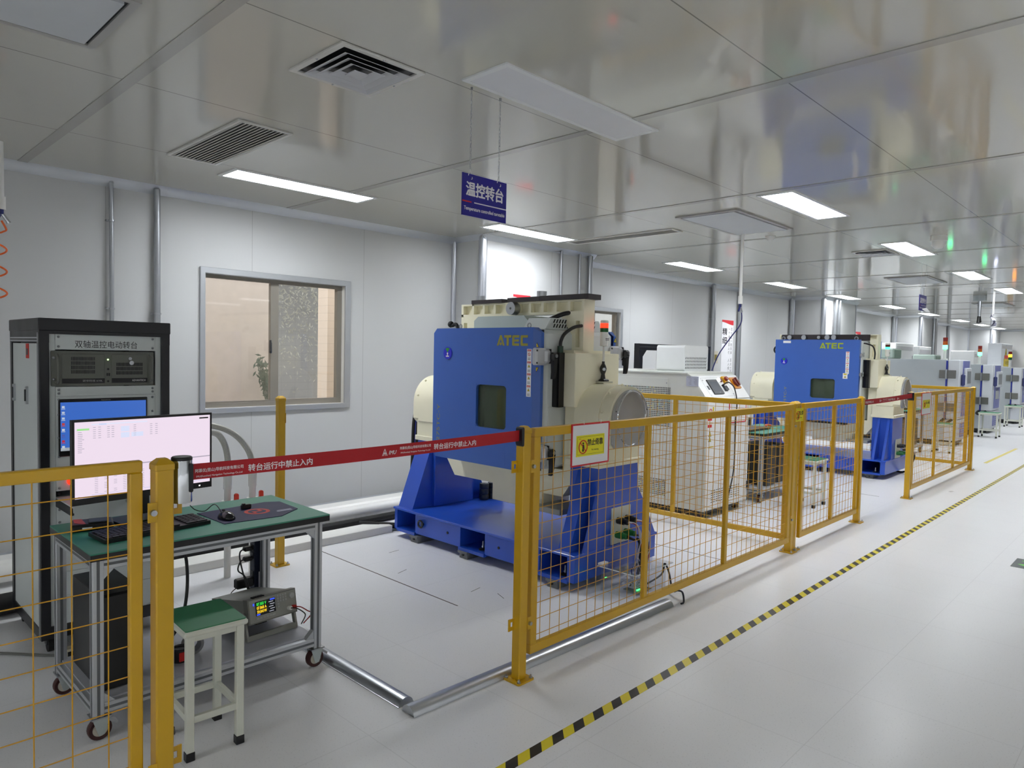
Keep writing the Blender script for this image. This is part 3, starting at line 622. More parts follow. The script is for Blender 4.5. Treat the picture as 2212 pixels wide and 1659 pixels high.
def beltlogo(t, x, z, y):
    text('logo_lettering', 'IMU', (x+.048, y, z-.002), FX, FZ, .036, .015, WTXT, t, bold=.015, shear=.25)
    q = MB()
    for a, c in (((x, -.012), (x+.011, .014)), ((x+.022, -.012), (x+.011, .014)), ((x+.004, -.003), (x+.018, -.003)), ((x+.006, -.012), (x+.011, .002)), ((x+.016, -.012), (x+.011, .002))): q.cyl((a[0], y-.0003, z+a[1]), (c[0], y-.0003, z+c[1]), .0012, 5)
    obj('logo_mark', q, WTXT, t)
belttxt(b, .878, 1.152, yb); beltlogo(b, 1.585, 1.155, yb); belttxt(b, 1.668, 1.158, yb)
text('logo_lettering', 'U', (.868, yb, 1.155), FX, FZ, .008, .015, WTXT, b)
b = belt(7.13, 8.756, 2.235, 1.150, 1.170, .052, 'far red barrier belt across the second bay')
belttxt(b, 7.02, 1.148, 2.2344); beltlogo(b, 7.62, 1.152, 2.2344); belttxt(b, 7.72, 1.153, 2.2344); beltlogo(b, 8.2, 1.155, 2.2344)
# notices on the fence
def sticker(o, wd, ht, parent, ux=FX, slim=False):
    """yellow no-leaning label centred on o"""
    ux, uz, o = Vector(ux), Vector(FZ), Vector(o); n = ux.cross(uz)
    q = o-ux*wd/2-uz*ht/2; s = obj('yellow_label', MB().obox(q, ux*wd, uz*ht, n*.0012), SIGNY, parent)
    f = o+n*.0014; b = MB(); e = .0012
    for a, c in ((-1, 0), (1, 0)): b.obox(f+ux*(a*wd*.47)-uz*ht*.42, ux*e, uz*ht*.84, n*.0002)
    for a in (-1, 1): b.obox(f-ux*wd*.47+uz*(a*ht*.42), ux*wd*.94, uz*e, n*.0002)
    obj('border', b, BTXT, s)
    c = f-ux*wd*(.27 if not slim else .25)-uz*ht*.05; r = ht*.31; ring = MB()
    pts = [c+ux*r*math.cos(2*math.pi*i/24)+uz*r*math.sin(2*math.pi*i/24) for i in range(24)]
    ring.tube(pts, ht*.028, 6, closed=True).cyl(c+(-ux+uz)*r*.7, c+(ux-uz)*r*.7, ht*.026, 6); obj('prohibition_ring', ring, RTXT, s)
    m = MB().ball(c+uz*r*.55, r*.16, 8).cyl(c+uz*r*.35, c-uz*r*.15, r*.15, 8).cyl(c+uz*r*.3+ux*r*.15, c-uz*r*.25+ux*r*.3, r*.07, 6).cyl(c-uz*r*.1, c-uz*r*.72-ux*r*.16, r*.09, 6).cyl(c-uz*r*.1, c-uz*r*.72+ux*r*.16, r*.09, 6)
    obj('figure', m, BTXT, s)
    text('chinese_lettering', '禁止倚靠' if not slim else '禁止靠', f+ux*wd*.16+uz*ht*.14, ux, FZ, wd*.56, ht*.32, BTXT, s, bold=.025)
    text('english_lettering', 'No leaning', f+ux*wd*.16-uz*ht*.24, ux, FZ, wd*.25, ht*.11, BTXT, s, bold=.01)
    text('logo_lettering', 'IMU', f-ux*wd*.38+uz*ht*.34, ux, FZ, wd*.08, ht*.07, RTXT, s)
    return s
def notice(x0, x1, z0, z1, y, label, lw, lh):
    t = thing('fence_notice', label, 'notice', ((x0+x1)/2, y, z0)); b = .008
    obj('paper', MB().box(x0+b, x1-b, y, y+.002, z0+b, z1-b), PAPER, t)
    f = MB().box(x0, x1, y-.001, y+.003, z0, z0+b).box(x0, x1, y-.001, y+.003, z1-b, z1).box(x0, x0+b, y-.001, y+.003, z0+b, z1-b).box(x1-b, x1, y-.001, y+.003, z0+b, z1-b)
    obj('red_frame', f, mat('red_frame', 'd01f2c', .4), t)
    sticker(((x0+x1)/2-.003, y-.0005, (z0+z1)/2-.006), lw, lh, t)
    for u in (.3, .75): obj('cable_tie', MB().tube([(x0+(x1-x0)*u, y-.003, z1-.004), (x0+(x1-x0)*u, y-.003, z1+.012), (x0+(x1-x0)*u, y+.02, z1+.014)], .0016, 5), PVC, t)
notice(2.738, 3.056, .978, 1.197, 2.226, 'red-framed white notice with a yellow no-leaning label, centre', .235, .108)
notice(9.12, 9.53, .93, 1.19, 2.226, 'small far red-framed notice on the far fence panel', .30, .10)
s = thing('fence_sticker', 'yellow no-leaning label stuck across the touching pair of posts', 'label', (5.62, 2.236, 1.05)); sticker((5.625, 2.236, 1.106), .15, .105, s, slim=True)
# ---------------------------------------------------------------- floor markings and cable covers
solid('floor_tape', MB().box(.2, 31, 1.748, 1.798, .0002, .0012), stripes('hazard_stripes', 'e2d02a', '1b1a1a', .1345), 'black and yellow striped tape along the aisle floor', 'floor tape')
solid('yellow_floor_line', MB().box(12.9, 15.6, 2.21, 2.26, .0002, .001), mat('floor_yellow', 'd8c76a', .5), 'faded yellow line on the far floor by the grey chambers', 'floor line')
t = thing('floor_exit_sign', 'dark floor sign with a green arrow at the right photo edge', 'floor sign', (6.65, .78, .0005))
obj('plate', MB().prism(rrect(6.49, 6.80, .62, .93, .005), 2, .0003, .0015), mat('sign_dark', '2a3a38', .4), t)
obj('arrow', MB().prism([(6.60, .90), (6.52, .80), (6.57, .80), (6.57, .66), (6.63, .66), (6.63, .80), (6.68, .80)], 2, .0016, .002), mat('arrow_green', '6fd054', .5), t)
text('lettering', '安全出口', (6.73, .77, .0016), (0, -1, 0), (1, 0, 0), .24, .06, mat('arrow_green', '6fd054', .5), t)
def halfround(pts, r, name, label):
    (x0, y0), (x1, y1) = pts; d = Vector((x1-x0, y1-y0, 0)).normalized(); n = Vector((-d.y, d.x, 0)); m = MB(); prof = [(-r, 0), (-r, .003)]+[(r*.92*-math.cos(R(a)), .003+.034*math.sin(R(a))) for a in range(10, 180, 14)]+[(r, .003), (r, 0)]
    vs = [Vector((x0, y0, 0))+n*u+Vector((0, 0, v)) for u, v in prof]+[Vector((x1, y1, 0))+n*u+Vector((0, 0, v)) for u, v in prof]; k = len(prof)
    m.add(vs, [(i, i+1, k+i+1, k+i) for i in range(k-1)]+[tuple(range(k)), tuple(range(k, 2*k))])
    return solid(name, m, BRUSH, label, 'floor cable cover', sharp=60)
halfround(((1.855, 2.40), (1.855, 3.35)), .042, 'cable_cover', 'aluminium floor cable cover running under the workbench caster')
halfround(((1.815, 2.335), (3.80, 2.285)), .045, 'cable_cover', 'aluminium floor cable cover along the foot of the fence')
gap = mat('floor_gap', '5a534c', .8)
solid('floor_joint', MB().box(2.814, 2.822, 3.15, 4.80, .0002, .0008), gap, 'dark joint line across the floor before the blue base', 'floor joint')
solid('floor_joint', MB().box(4.95, 4.957, 2.4, 4.6, .0002, .0008), gap, 'dark joint line on the floor behind the first machine', 'floor joint')
solid('floor_joint', MB().box(8.65, 8.66, 2.5, 4.0, .0002, .0008), gap, 'thin joint line on the floor before the second machine', 'floor joint')
for k, (x, y, a) in enumerate(((3.05, 3.28, .2), (3.12, 3.05, 1.2), (2.93, 3.9, .3), (3.18, 4.35, .1))):
    solid('floor_scratch', MB().obox((x, y, .0002), (.10*math.cos(a), .10*math.sin(a), 0), (-.004*math.sin(a), .004*math.cos(a), 0), (0, 0, .0005)), gap, ('short dark scuff on the floor left of the centre post', 'hooked dark scuff on the floor nearest the centre post', 'scuff on the floor beside the long joint line', 'scuff on the floor near the white trunking')[k], 'floor mark')
# ================================================================ the two temperature turntables
def warn_tri(o, ux, s, parent, up=1):
    ux, uz, o = Vector(ux), Vector(FZ)*up, Vector(o); n = ux.cross(Vector(FZ))
    q = MB(); A = [o+uz*s*.55+n*.0012, o-ux*s*.5-uz*s*.35+n*.0012, o+ux*s*.5-uz*s*.35+n*.0012]; q.add(A+[a-n*.0012 for a in A], [(0, 1, 2), (5, 4, 3), (0, 3, 4, 1), (1, 4, 5, 2), (2, 5, 3, 0)])
    t = obj('warning_triangle', q, BTXT, parent); c = sum(A, Vector())/3
    B = [c+(a-c)*.78+n*.0005 for a in A]; obj('yellow_face', MB().add(B, [(0, 1, 2)]), YTXT, t)
    z = MB(); f = c+n*.0012; z.add([f+uz*s*.2, f-uz*s*.02-ux*s*.08, f-uz*s*.02, f-uz*s*.2, f+uz*s*.04+ux*s*.08, f+uz*s*.04], [(0, 1, 2, 5), (5, 2, 3, 4)]); obj('bolt_symbol', z, BTXT, t)
def label_strip(x, y, z1, wd, ht, parent, n=4):
    """white warning strip on a face turned to -X"""
    s = obj('warning_strip', MB().box(x-.001, x, y-wd/2, y+wd/2, z1-ht, z1), PAPER, parent); h = ht/n
    for i in range(n):
        z = z1-h*i; obj('red_header', MB().box(x-.0016, x-.001, y-wd*.38, y+wd*.38, z-h*.2, z-h*.05), RTXT, s)
        text('header_lettering', '▲危险', (x-.0016, y, z-h*.125), LX, FZ, wd*.6, h*.09, WTXT, s)
        if i == 0:
            r = wd*.24; c = (x-.0014, y, z-h*.46); q = MB(); q.tube([(c[0], c[1]+r*math.cos(k*.524), c[2]+r*math.sin(k*.524)) for k in range(12)], wd*.035, 5, closed=True).cyl((c[0], c[1]+r*.7, c[2]+r*.7), (c[0], c[1]-r*.7, c[2]-r*.7), wd*.03, 5); obj('prohibition_ring', q, RTXT, s)
        else: warn_tri((x-.001, y, z-h*.45), LX, wd*.5, s)
        q = MB()
        for k in range(3): q.box(x-.0014, x-.001, y-wd*.28, y+wd*.28, z-h*(.76+.07*k), z-h*(.73+.07*k))
        obj('fine_print', q, mat('print_grey', '8d8d93', .6), s)
def stack_light(t, x, y, z, bands, s=1., base=True):
    """bands from the top: (name, colour, lit)"""
    if base:
        obj('lamp_mount_plate', MB().box(x-.055, x+.055, y-.045, y+.045, z-.012, z), mat('mount_grey', 'b9b8a8', .4), t)
        obj('lamp_bracket', MB().lathe([(.032, 0), (.035, .006), (.018, .018), (.013, .05), (.022, .075), (.024, .09), (.020, .105), (.010, .125), (.010, .14), (0, .14)], (x, y, z), 16).cyl((x-.028, y-.02, z+.004), (x+.028, y-.02, z+.004), .012, 10), BLACK, t)
        obj('bracket_screw', MB().cyl((x-.018, y-.022, z+.085), (x-.010, y-.010, z+.085), .011, 12), STEEL, t); z += .13
    if not base:
        obj('lamp_pole', MB().cyl((x, y, z), (x, y, z+.20), .026, 12).cyl((x, y, z), (x, y, z+.02), .05, 12), mat('lamp_pole', 'b9b9b6', .35), t); z += .20
        for nm, col, e in bands[::-1]:
            m = em('lamp_'+nm, col, e) if e else mat('lamp_'+nm, col, .3)
            obj('lamp_'+nm, MB().lathe([(0, 0), (.040, 0), (.040, .068), (.034, .072), (0, .072)], (x, y, z), 16), m, t); z += .072
        return
    obj('lamp_pole', MB().cyl((x, y, z), (x, y, z+.12*s), .008*s, 10), mat('lamp_pole', 'd9d9d6', .35), t); z += .115*s
    b = obj('lamp_body', MB().lathe([(.012*s, 0), (.028*s, .004), (.029*s, .10*s), (0, .101*s)], (x, y, z), 18), PVC, t)
    g = MB()
    for k in range(2): g.box(x-.018*s, x+.018*s, y-.0305*s, y-.027*s, z+.042*s+.01*k, z+.046*s+.01*k)
    obj('buzzer_slots', g, DGREY, b); z += .10*s
    for nm, col, e in bands[::-1]:
        m = em('lamp_'+nm+('_lit' if e else ''), col, e) if e else mat('lamp_'+nm, col, .3)
        obj('lamp_'+nm, MB().lathe([(.029*s, 0), (.029*s, .030*s), (.0, .031*s)], (x, y, z), 18), m, t); z += .031*s
    obj('lamp_cap', MB().lathe([(.029*s, 0), (.029*s, .016*s), (.024*s, .02*s), (0, .02*s)], (x, y, z), 18), PVC if base else mat('lamp_'+bands[0][0], bands[0][1], .3), t)
def latch(t, x, y, z, big=True):
    """grey lever latch on the corner between the door (x) and the chamber side (y)"""
    if big:
        a = obj('door_latch', MB().box(x-.05, x+.062, y-.03, y+.02, z-.058, z+.058, .012), mat('latch_grey', 'c4c6ca', .35, .3), t)
        obj('latch_block', MB().box(x+.03, x+.115, y-.045, y+.01, z-.045, z+.05, .014), MATS['latch_grey'], a)
        obj('latch_seam', MB().box(x+.072, x+.080, y-.047, y+.01, z-.046, z+.052), BLACK, a)
        for u in (-.042, .04): obj('latch_screw', MB().cyl((x-.043, y-.031, z+u), (x-.043, y-.026, z+u), .006, 8), BLACK, a)
        h = obj('latch_handle', MB().box(x+.055, x+.118, y-.085, y-.045, z-.03, z+.03, .014).prism([(x+.070, z-.02), (x+.108, z-.02), (x+.100, z-.10), (x+.088, z-.145), (x+.070, z-.150), (x+.074, z-.10)], 1, y-.080, y-.052), BLACK, a)
        obj('handle_lock', MB().cyl((x+.088, y-.090, z+.006), (x+.088, y-.084, z+.006), .012, 12), STEEL, h)
    else:
        a = obj('toggle_latch', MB().box(x-.012, x+.03, y-.03, y+.006, z-.02, z+.02, .004).cyl((x-.03, y-.02, z+.008), (x+.08, y-.02, z+.008), .006, 8).cyl((x+.08, y-.02, z-.022), (x+.08, y-.02, z+.036), .007, 8).cyl((x-.015, y-.022, z-.03), (x-.015, y-.022, z+.03), .008, 8), STEEL, t)
CY = 3.72
def turntable(dx, label, big):
    xc = 3.95+dx; t = thing('temperature_turntable', label, 'test machine', (xc, CY, 0), 'blue and cream turntable machines')
    X = lambda v: v+dx
    # ---- base with fork pockets
    b = obj('base', MB().box(X(3.495), X(4.46), 2.79, 4.735, .232, .250, .003), BLUE, t)
    bd = MB(); z0, z1 = .068, .232; ps = ((2.86, 3.11), (3.645, 3.915), (4.46, 4.69))
    ys = [2.80]+[v for p in ps for v in p]+[4.725]
    for i in range(4): bd.box(X(3.515 if i in (1, 2) else 3.505), X(4.45), ys[2*i], ys[2*i+1], z0+.005*(i in (1, 2)), z1)
    for a, c in ps: bd.box(X(3.50), X(4.45), a-.005, c+.005, z0-.012, z0+.012)
    obj('base_body', bd, BLUE, b)
    for a, c in ps: obj('added_tunnel_plug', MB().box(X(4.30), X(4.44), a, c, z0, z1), BLUE, b)  # plugs added at the far ends so the open tunnels stay dark
    for y in (3.27, 3.50, 4.06): obj('base_hole', MB().cyl((X(3.510), y, .155), (X(3.5155), y, .155), .010, 12), BLACK, b)
    obj('lifting_ring', MB().tube([(X(3.497), 4.375+.028*math.cos(k*.524), .165+.026*math.sin(k*.524)) for k in range(12)], .0085, 8, closed=True).cyl((X(3.497), 4.36, .165), (X(3.516), 4.36, .165), .012, 10), BLACKM, b)
    for a, c in ps[:2] if dx == 0 else ps[:1]:
        f = obj('levelling_foot', MB().lathe([(0, 0), (.032, 0), (.034, .006), (.022, .012), (0, .012)], (X(3.58), (a+c)/2-.05, .081)), RUBBER, b); obj('threaded_rod', MB().cyl((X(3.58), (a+c)/2-.05, .09), (X(3.58), (a+c)/2-.05, .145), .006, 8).cyl((X(3.58), (a+c)/2-.05, .10), (X(3.58), (a+c)/2-.05, .112), .012, 6), STEEL, f)
    for y in (2.98, 3.86, 4.455):
        for x in (3.50, 4.28):
            f = obj('support_block', MB().box(X(x), X(x+.19), y-.045, y+.045, 0, .057, .003), mat('cast_grey', '6d6f72', .6) if big else DGREY, b)
            obj('block_bolt', MB().cyl((X(x-.008), y, .03), (X(x), y, .03), .011, 8), BLACK, f)
            obj('block_lip', MB().box(X(x-.012), X(x+.02), y-.052, y+.052, .040, .056), MATS['cast_grey'] if big else DGREY, f)
    # ---- pillars
    for nm, ya, yb, s in (('pillar', 2.80, 3.05, 1), ('pillar', 4.50, 4.72, -1)):
        p = obj(nm, MB().box(X(3.745), X(4.185), ya, yb, .25, .795, .003), BLUE, t)
        g = [(X(3.54), .25), (X(4.40), .25), (X(4.185), .62), (X(4.185), .795), (X(3.745), .795)]
        gy = (ya+.075, ya+.17) if s > 0 else (ya+.035, yb)
        if big:
            obj('pillar_gusset', MB().prism(g, 1, *gy), BLUE, p)
            obj('pillar_outer_plate', MB().prism([(X(3.60), .25), (X(4.44), .25), (X(4.30), .48), (X(4.20), .62), (X(4.185), .795), (X(3.745), .795), (X(3.735), .62)], 1, ya-.004, ya+.018) if s > 0 else MB().box(X(3.745), X(4.185), yb, yb+.015, .25, .795), BLUE, p)
        else:
            for u in (.03, .15): obj('pillar_gusset', MB().prism(g, 1, ya+u, ya+u+.03), BLUE, p)
        cp = obj('bearing_neck', MB().box(X(3.725), X(4.195), ya-.01, yb+.01, .800, .960, .006).box(X(3.715), X(4.205), ya-.02, yb+.02, .795, .835, .004), CREAM, t)
        for x in (3.77, 4.02):
            obj('neck_bolt', MB().box(X(x), X(x+.022), ya-.026, ya-.02, .80, .823, .002), CREAM, cp)
        # D-shaped bearing housing
        r = .235; D = lambda r, zb: [(X(3.95+r*math.cos(R(a))), 1.115+r*math.sin(R(a))) for a in range(0, 181, 9)]+[(X(3.95-r), zb+.03), (X(3.95-r+.03), zb), (X(3.95+r-.03), zb), (X(3.95+r), zb+.03)]
        hs = ((3.005, 2.80), (2.80, 2.715), 2.715, 2.695) if s > 0 else ((4.43, 4.70), (4.70, 4.775), 4.775, 4.79)
        h = obj('bearing_housing', MB().prism(D(r, .93), 1, *hs[0]), CREAM, t)
        obj('housing_flange', MB().prism(D(r-.008, .95), 1, *hs[1]), CREAM, h)
        for a in (15, 52, 90, 128, 165): obj('housing_screw', MB().ball((X(3.95+(r-.002)*math.cos(R(a))), hs[1][0]+(-.02 if s > 0 else .02), 1.115+(r-.002)*math.sin(R(a))), .010, 8), CREAM, h)
        cv = obj('end_cover', MB().prism(D(r-.03, .935), 1, hs[2], hs[3]), mat('turned_aluminium', 'b9bcc2', .36, .85), t)
        if s > 0:
            rg = MB(); n = 30; rg.tube([(X(3.95+.165*math.cos(2*math.pi*i/n)), hs[3]-.002, 1.128+.185*math.sin(2*math.pi*i/n)) for i in range(n)], .006, 6, closed=True)
            obj('pressed_rim', rg, CHROME, cv)
            for a in (20, 70, 110, 160): obj('cover_screw', MB().ball((X(3.95+.192*math.cos(R(a))), hs[3], 1.115+.192*math.sin(R(a))), .005, 8), DGREY, cv)
    pl = [(X(3.885), .255), (X(4.105), .255), (X(4.105), .505), (X(3.885), .505)]
    cpn = obj('connector_plate', MB().prism(pl, 1, 2.788, 2.796), mat('plate_grey', 'bfc1b8', .45), t)
    for i, (x, z, m) in enumerate(((3.955, .415, BLACK), (4.055, .415, BLACK), (3.945, .318, 0), (4.045, .322, 0))):
        obj('connector', MB().cyl((X(x), 2.735, z), (X(x), 2.79, z), .024, 14).cyl((X(x), 2.705, z), (X(x), 2.737, z), .019, 12), m or mat('connector_green', '1d6a34', .4), cpn)
    # ---- cream tilting yoke
    yk = obj('yoke', MB().prism([(3.02, 1.2), (3.02, .70), (3.13, .55), (4.27, .55), (4.37, .68), (4.37, 1.2), (4.27, 1.2), (4.27, .74), (3.12, .74), (3.12, 1.2)], 0, X(3.76), X(4.14)), CREAM, t)
    obj('yoke_foot', MB().box(X(3.78), X(4.12), 3.44, 3.85, .415, .55, .004).box(X(3.74), X(4.05), 3.30, 3.47, .44, .55), CREAM, yk)
    obj('drive_plate', MB().box(X(3.68), X(3.98), 3.08, 3.36, .435, .475, .004), mat('plate_dark', '9a9c98', .4), yk)
    for nm, y0, y1, s in (('yoke_block', 2.99, 3.205, 1), ('yoke_block', 4.185, 4.40, -1)):
        k = obj(nm, MB().box(X(3.70), X(4.20), y0, y1, 1.19, 1.56, .004).box(X(3.74), X(4.16), y0+.05, y1-.02, 1.56, 1.578), CREAM, t)
        a, c = (y0+.095, y1+.005) if s > 0 else (y0-.005, y1-.095)
        obj('black_cover', MB().box(X(3.645), X(3.70), a, c, 1.185, 1.56, .002), mat('black_gloss', '0c0b0c', .2), k)
    # ---- bridge over the chamber
    yl, yr, zt = (4.315, 3.045, 1.935) if big else (4.40, 3.05, 1.905)
    br = MB(); xa, xb = X(3.845), X(3.965); h = .10 if big else .085
    xw = X(3.885)
    br.box(xw, xb, yr, yl, zt-h, zt); br.box(xa, xb, yr, yl, zt-.013, zt).box(xa, xb, yr, yl, zt-h, zt-h+.018)
    n = 10; gaps = [yr+.01+(yl-yr-.02)*i/n for i in range(n+1)]
    for g in gaps: br.box(xa, xb, g-.011, g+.011, zt-h, zt)
    for a, c in ((yr, yr+.10), (yl-.10, yl)):
        br.box(xw, xb, a, c, 1.578, zt-h).box(xa, xb, a, a+.03, 1.578, zt-h).box(xa, xb, c-.03, c, 1.578, zt-h).box(xa, xb, a, c, zt-h-.05, zt-h).box(xa, xb, a, c, 1.578, 1.60)
    if big:
        br.prism([(yr+.10, zt-h), (yr+.22, zt-h), (yr+.10, zt-h-.15)], 0, xa, xb).prism([(yl-.10, zt-h), (yl-.24, zt-h), (yl-.10, zt-h-.16)], 0, xa, xb)
    bg_ = obj('bridge', br, CREAM, t)
    if big:
        for a, c, z in ((3.835, 4.185, .030), (3.452, 3.78, .034), (3.0, 3.452, .036)): obj('black_bar', MB().box(X(3.83), X(3.98), a, c, zt, zt+z, .002), mat('black_steel', '2a2326', .45), bg_)
        for y, hh in ((4.135, .065), (3.475, .075)): obj('steel_weight', MB().cyl((X(3.885), y, zt+.028), (X(3.885), y, zt+hh), .037, 20), BRUSH, bg_)
        obj('steel_weight', MB().cyl((X(3.785), 3.70, zt-.05), (X(3.845), 3.70, zt-.05), .048, 24), BRUSH, bg_)
        obj('weight_screw', MB().cyl((X(3.783), 3.70, zt-.05), (X(3.786), 3.70, zt-.05), .009, 12), DGREY, bg_)
    else:
        obj('black_bar', MB().box(X(3.82), X(3.845), 3.15, 4.36, zt-.085, zt, .002), mat('black_steel', '2a2326', .45), bg_)
        for y, r in ((4.236, .032), (4.03, .034), (3.82, .022), (3.704, .034), (3.616, .034)): obj('steel_weight', MB().cyl((X(3.79), y, zt-.04), (X(3.82), y, zt-.04), r, 20), BRUSH, bg_)
    # ---- chamber
    dz0, dz1 = (.735, 1.727) if big else (.708, 1.825)
    dy0, dy1 = (3.15, 4.245) if big else (3.17, 4.31)
    ch = obj('chamber', MB().box(X(3.565), X(4.335), dy0-.005, dy1-.01, dz0+.02, dz1-.01, .03), LGREY, t)
    obj('door_gasket', MB().box(X(3.553), X(3.566), dy0+.01, dy1-.01, dz0+.015, dz1-.015), BLACK, ch)
    obj('side_panel_edge', MB().box(X(3.60), X(3.80), dy0-.009, dy0-.004, dz0+.04, 1.19, .003), LGREY, ch)
    c = .036
    for x0, sg in ((X(3.50), 1), (X(4.40), -1)):
        ol = [(dy0, dz0+c), (dy0+c, dz0), (dy1-c, dz0), (dy1, dz0+c), (dy1, dz1-c), (dy1-c, dz1), (dy0+c, dz1), (dy0, dz1-c)] if big else rrect(dy0, dy1, dz0, dz1, .012, 3)
        # front sheet with the window cut out
        wy0, wy1, wz0, wz1 = (3.445, 3.755, 1.005, 1.318) if big else (3.47, 3.80, 1.02, 1.29)
        fr_ = MB(); xf = x0; xk = x0+sg*.055
        lip = .05 if big else .0                         # bevelled latch-side edge
        L0 = dy0+lip
        fr_.prism([(L0, dz0), (wy0, dz0), (wy0, dz1), (L0, dz1)], 0, xf, xk)
        fr_.prism([(wy1, dz0), (dy1-c, dz0), (dy1, dz0+c), (dy1, dz1-c), (dy1-c, dz1), (wy1, dz1)] if big else [(wy1, dz0), (dy1, dz0), (dy1, dz1), (wy1, dz1)], 0, xf, xk)
        fr_.prism([(wy0, dz0), (wy1, dz0), (wy1, wz0), (wy0, wz0)], 0, xf, xk).prism([(wy0, wz1), (wy1, wz1), (wy1, dz1), (wy0, dz1)], 0, xf, xk)
        if big:
            V = lambda a, y, z: (a, y, z); xe = x0+sg*.028
            vs = [V(xf, L0, dz0), V(xf, L0, dz1), V(xe, dy0, dz1-c), V(xe, dy0, dz0+c), V(xk, L0, dz0), V(xk, L0, dz1), V(xk, dy0, dz1-c), V(xk, dy0, dz0+c)]
            fr_.add(vs, [(0, 1, 2, 3), (3, 2, 6, 7), (1, 5, 6, 2), (0, 3, 7, 4)])
        d = obj('door', fr_, DBLUE, t)
        rr_ = rrect(wy0+.0015, wy1-.0015, wz0+.0015, wz1-.0015, .03); fm = MB(); ri = rrect(wy0+.012, wy1-.012, wz0+.012, wz1-.012, .022)
        sq = [(min(max(u, wy0), wy1), min(max(v, wz0), wz1)) for u, v in [((wy1 if u > (wy0+wy1)/2 else wy0), (wz1 if v > (wz0+wz1)/2 else wz0)) for u, v in rr_]]
        n = len(rr_); xx = x0+sg*.002
        fm.add([(xx, *p) for p in sq]+[(xx, *p) for p in rr_]+[(x0+sg*.02, *p) for p in rr_], [(i, (i+1) % n, n+(i+1) % n, n+i) for i in range(n)]+[(n+i, n+(i+1) % n, 2*n+(i+1) % n, 2*n+i) for i in range(n)])
        wf = obj('window_frame', fm, DBLUE, d)
        obj('window_glass', MB().box(x0+sg*.022, x0+sg*.026, wy0, wy1, wz0, wz1), GWIN, d)
        obj('window_back', MB().box(x0+sg*.050, x0+sg*.054, wy0, wy1, wz0, wz1), mat('chamber_dark', '66705f', .6), d)
        obj('seal_post', MB().box(x0+sg*.030, x0+sg*.05, (wy1-.04) if big else wy0, wy1 if big else wy0+.035, wz0, wz1), BLACK, d)
        if sg > 0:
            # ATEC lettering as cut vinyl
            zc, hh = (1.637, .073) if big else (1.742, .078); ya = 3.548 if big else 3.69; W = .30 if big else .31
            q = MB(); xs_ = x0-.0008; st = hh*.235
            def bar(u0, u1, v0, v1): q.box(xs_, x0, ya-u0*W, ya-u1*W, zc-hh/2+v0*hh, zc-hh/2+v1*hh)
            def slant(u0, u1, w_): q.prism([(ya-u0*W, zc-hh/2), (ya-(u0+w_)*W, zc-hh/2), (ya-(u1+w_)*W, zc+hh/2), (ya-u1*W, zc+hh/2)], 0, xs_, x0)
            slant(0, .105, .065); slant(.20, .095, .065); q.cyl((xs_, ya-.132*W, zc-hh*.33), (x0, ya-.132*W, zc-hh*.33), hh*.15, 12)
            bar(.245, .475, .77, 1); bar(.325, .395, 0, .8)
            bar(.51, .575, .03, .97); bar(.53, .73, .77, 1); bar(.53, .72, .40, .60); bar(.53, .73, 0, .23)
            bar(.775, .84, .06, .94); bar(.79, 1, .77, 1); bar(.79, 1, 0, .23)
            obj('logo_lettering', q, OTXT if big else mat('lime_print', '9fb024', .5), d)
            text('model_lettering', 'F275TC-Y', (x0, 4.178 if big else 4.145, .985 if big else 1.00), (0, 0, 1), (0, 1, 0), .32, .034, OTXT, d)
            by, bz = (4.075, 1.540) if big else (4.178, 1.520); r = .047
            bd_ = obj('round_badge', MB().cyl((x0-.006, by, bz), (x0, by, bz), r, 32), mat('badge_blue', '2528c0', .3), d)
            obj('green_sector', MB().add([(x0-.0065, by, bz+.004)]+[(x0-.0065, by+r*.85*math.sin(R(a)), bz+r*.85*math.cos(R(a))) for a in range(-38, 39, 19)], [(0, 1, 2, 3, 4, 5)]), mat('badge_green', '2e8a3a', .4), bd_)
            obj('badge_figure', MB().cyl((x0-.0066, by, bz-.004), (x0-.006, by, bz-.004), .008, 12).box(x0-.0066, x0-.006, by-.004, by+.004, bz-.02, bz-.008).box(x0-.0066, x0-.006, by-.017, by+.017, bz-.029, bz-.021), WTXT, bd_)
            if big: label_strip(x0, 3.232, 1.580, .042, .325, d)
            else:
                label_strip(x0, 3.318, 1.665, .046, .30, d); obj('yellow_notice', MB().box(x0-.002, x0, 3.31, 3.37, 1.30, 1.375), PAPER, d); obj('yellow_header', MB().box(x0-.0025, x0-.002, 3.32, 3.36, 1.352, 1.37), YTXT, d); warn_tri((x0-.002, 3.34, 1.325), LX, .03, d)
                obj('white_sticker', MB().box(x0-.001, x0, 4.09, 4.20, 1.775, 1.808), PAPER, d)
    if big:
        for z in (1.530, .875): latch(t, X(3.50), 3.15, z); latch(t, X(4.335), 3.15, z+.03)
        for z, u in ((1.605, 1), (1.445, -1), (.965, 1), (.79, -1)): warn_tri((X(3.513), 3.175, z), LX, .036, t, u)
        warn_tri((X(4.365), dy0-.001, 1.66), FX, .04, t); warn_tri((X(4.365), dy0-.001, 1.46), FX, .04, t, -1)
    else:
        for z in (1.62, 1.36): latch(t, X(3.53), dy0, z, False)
        obj('rubber_lip', MB().box(X(3.50), X(3.55), 3.3, 3.85, .68, .708), BLACK, t)
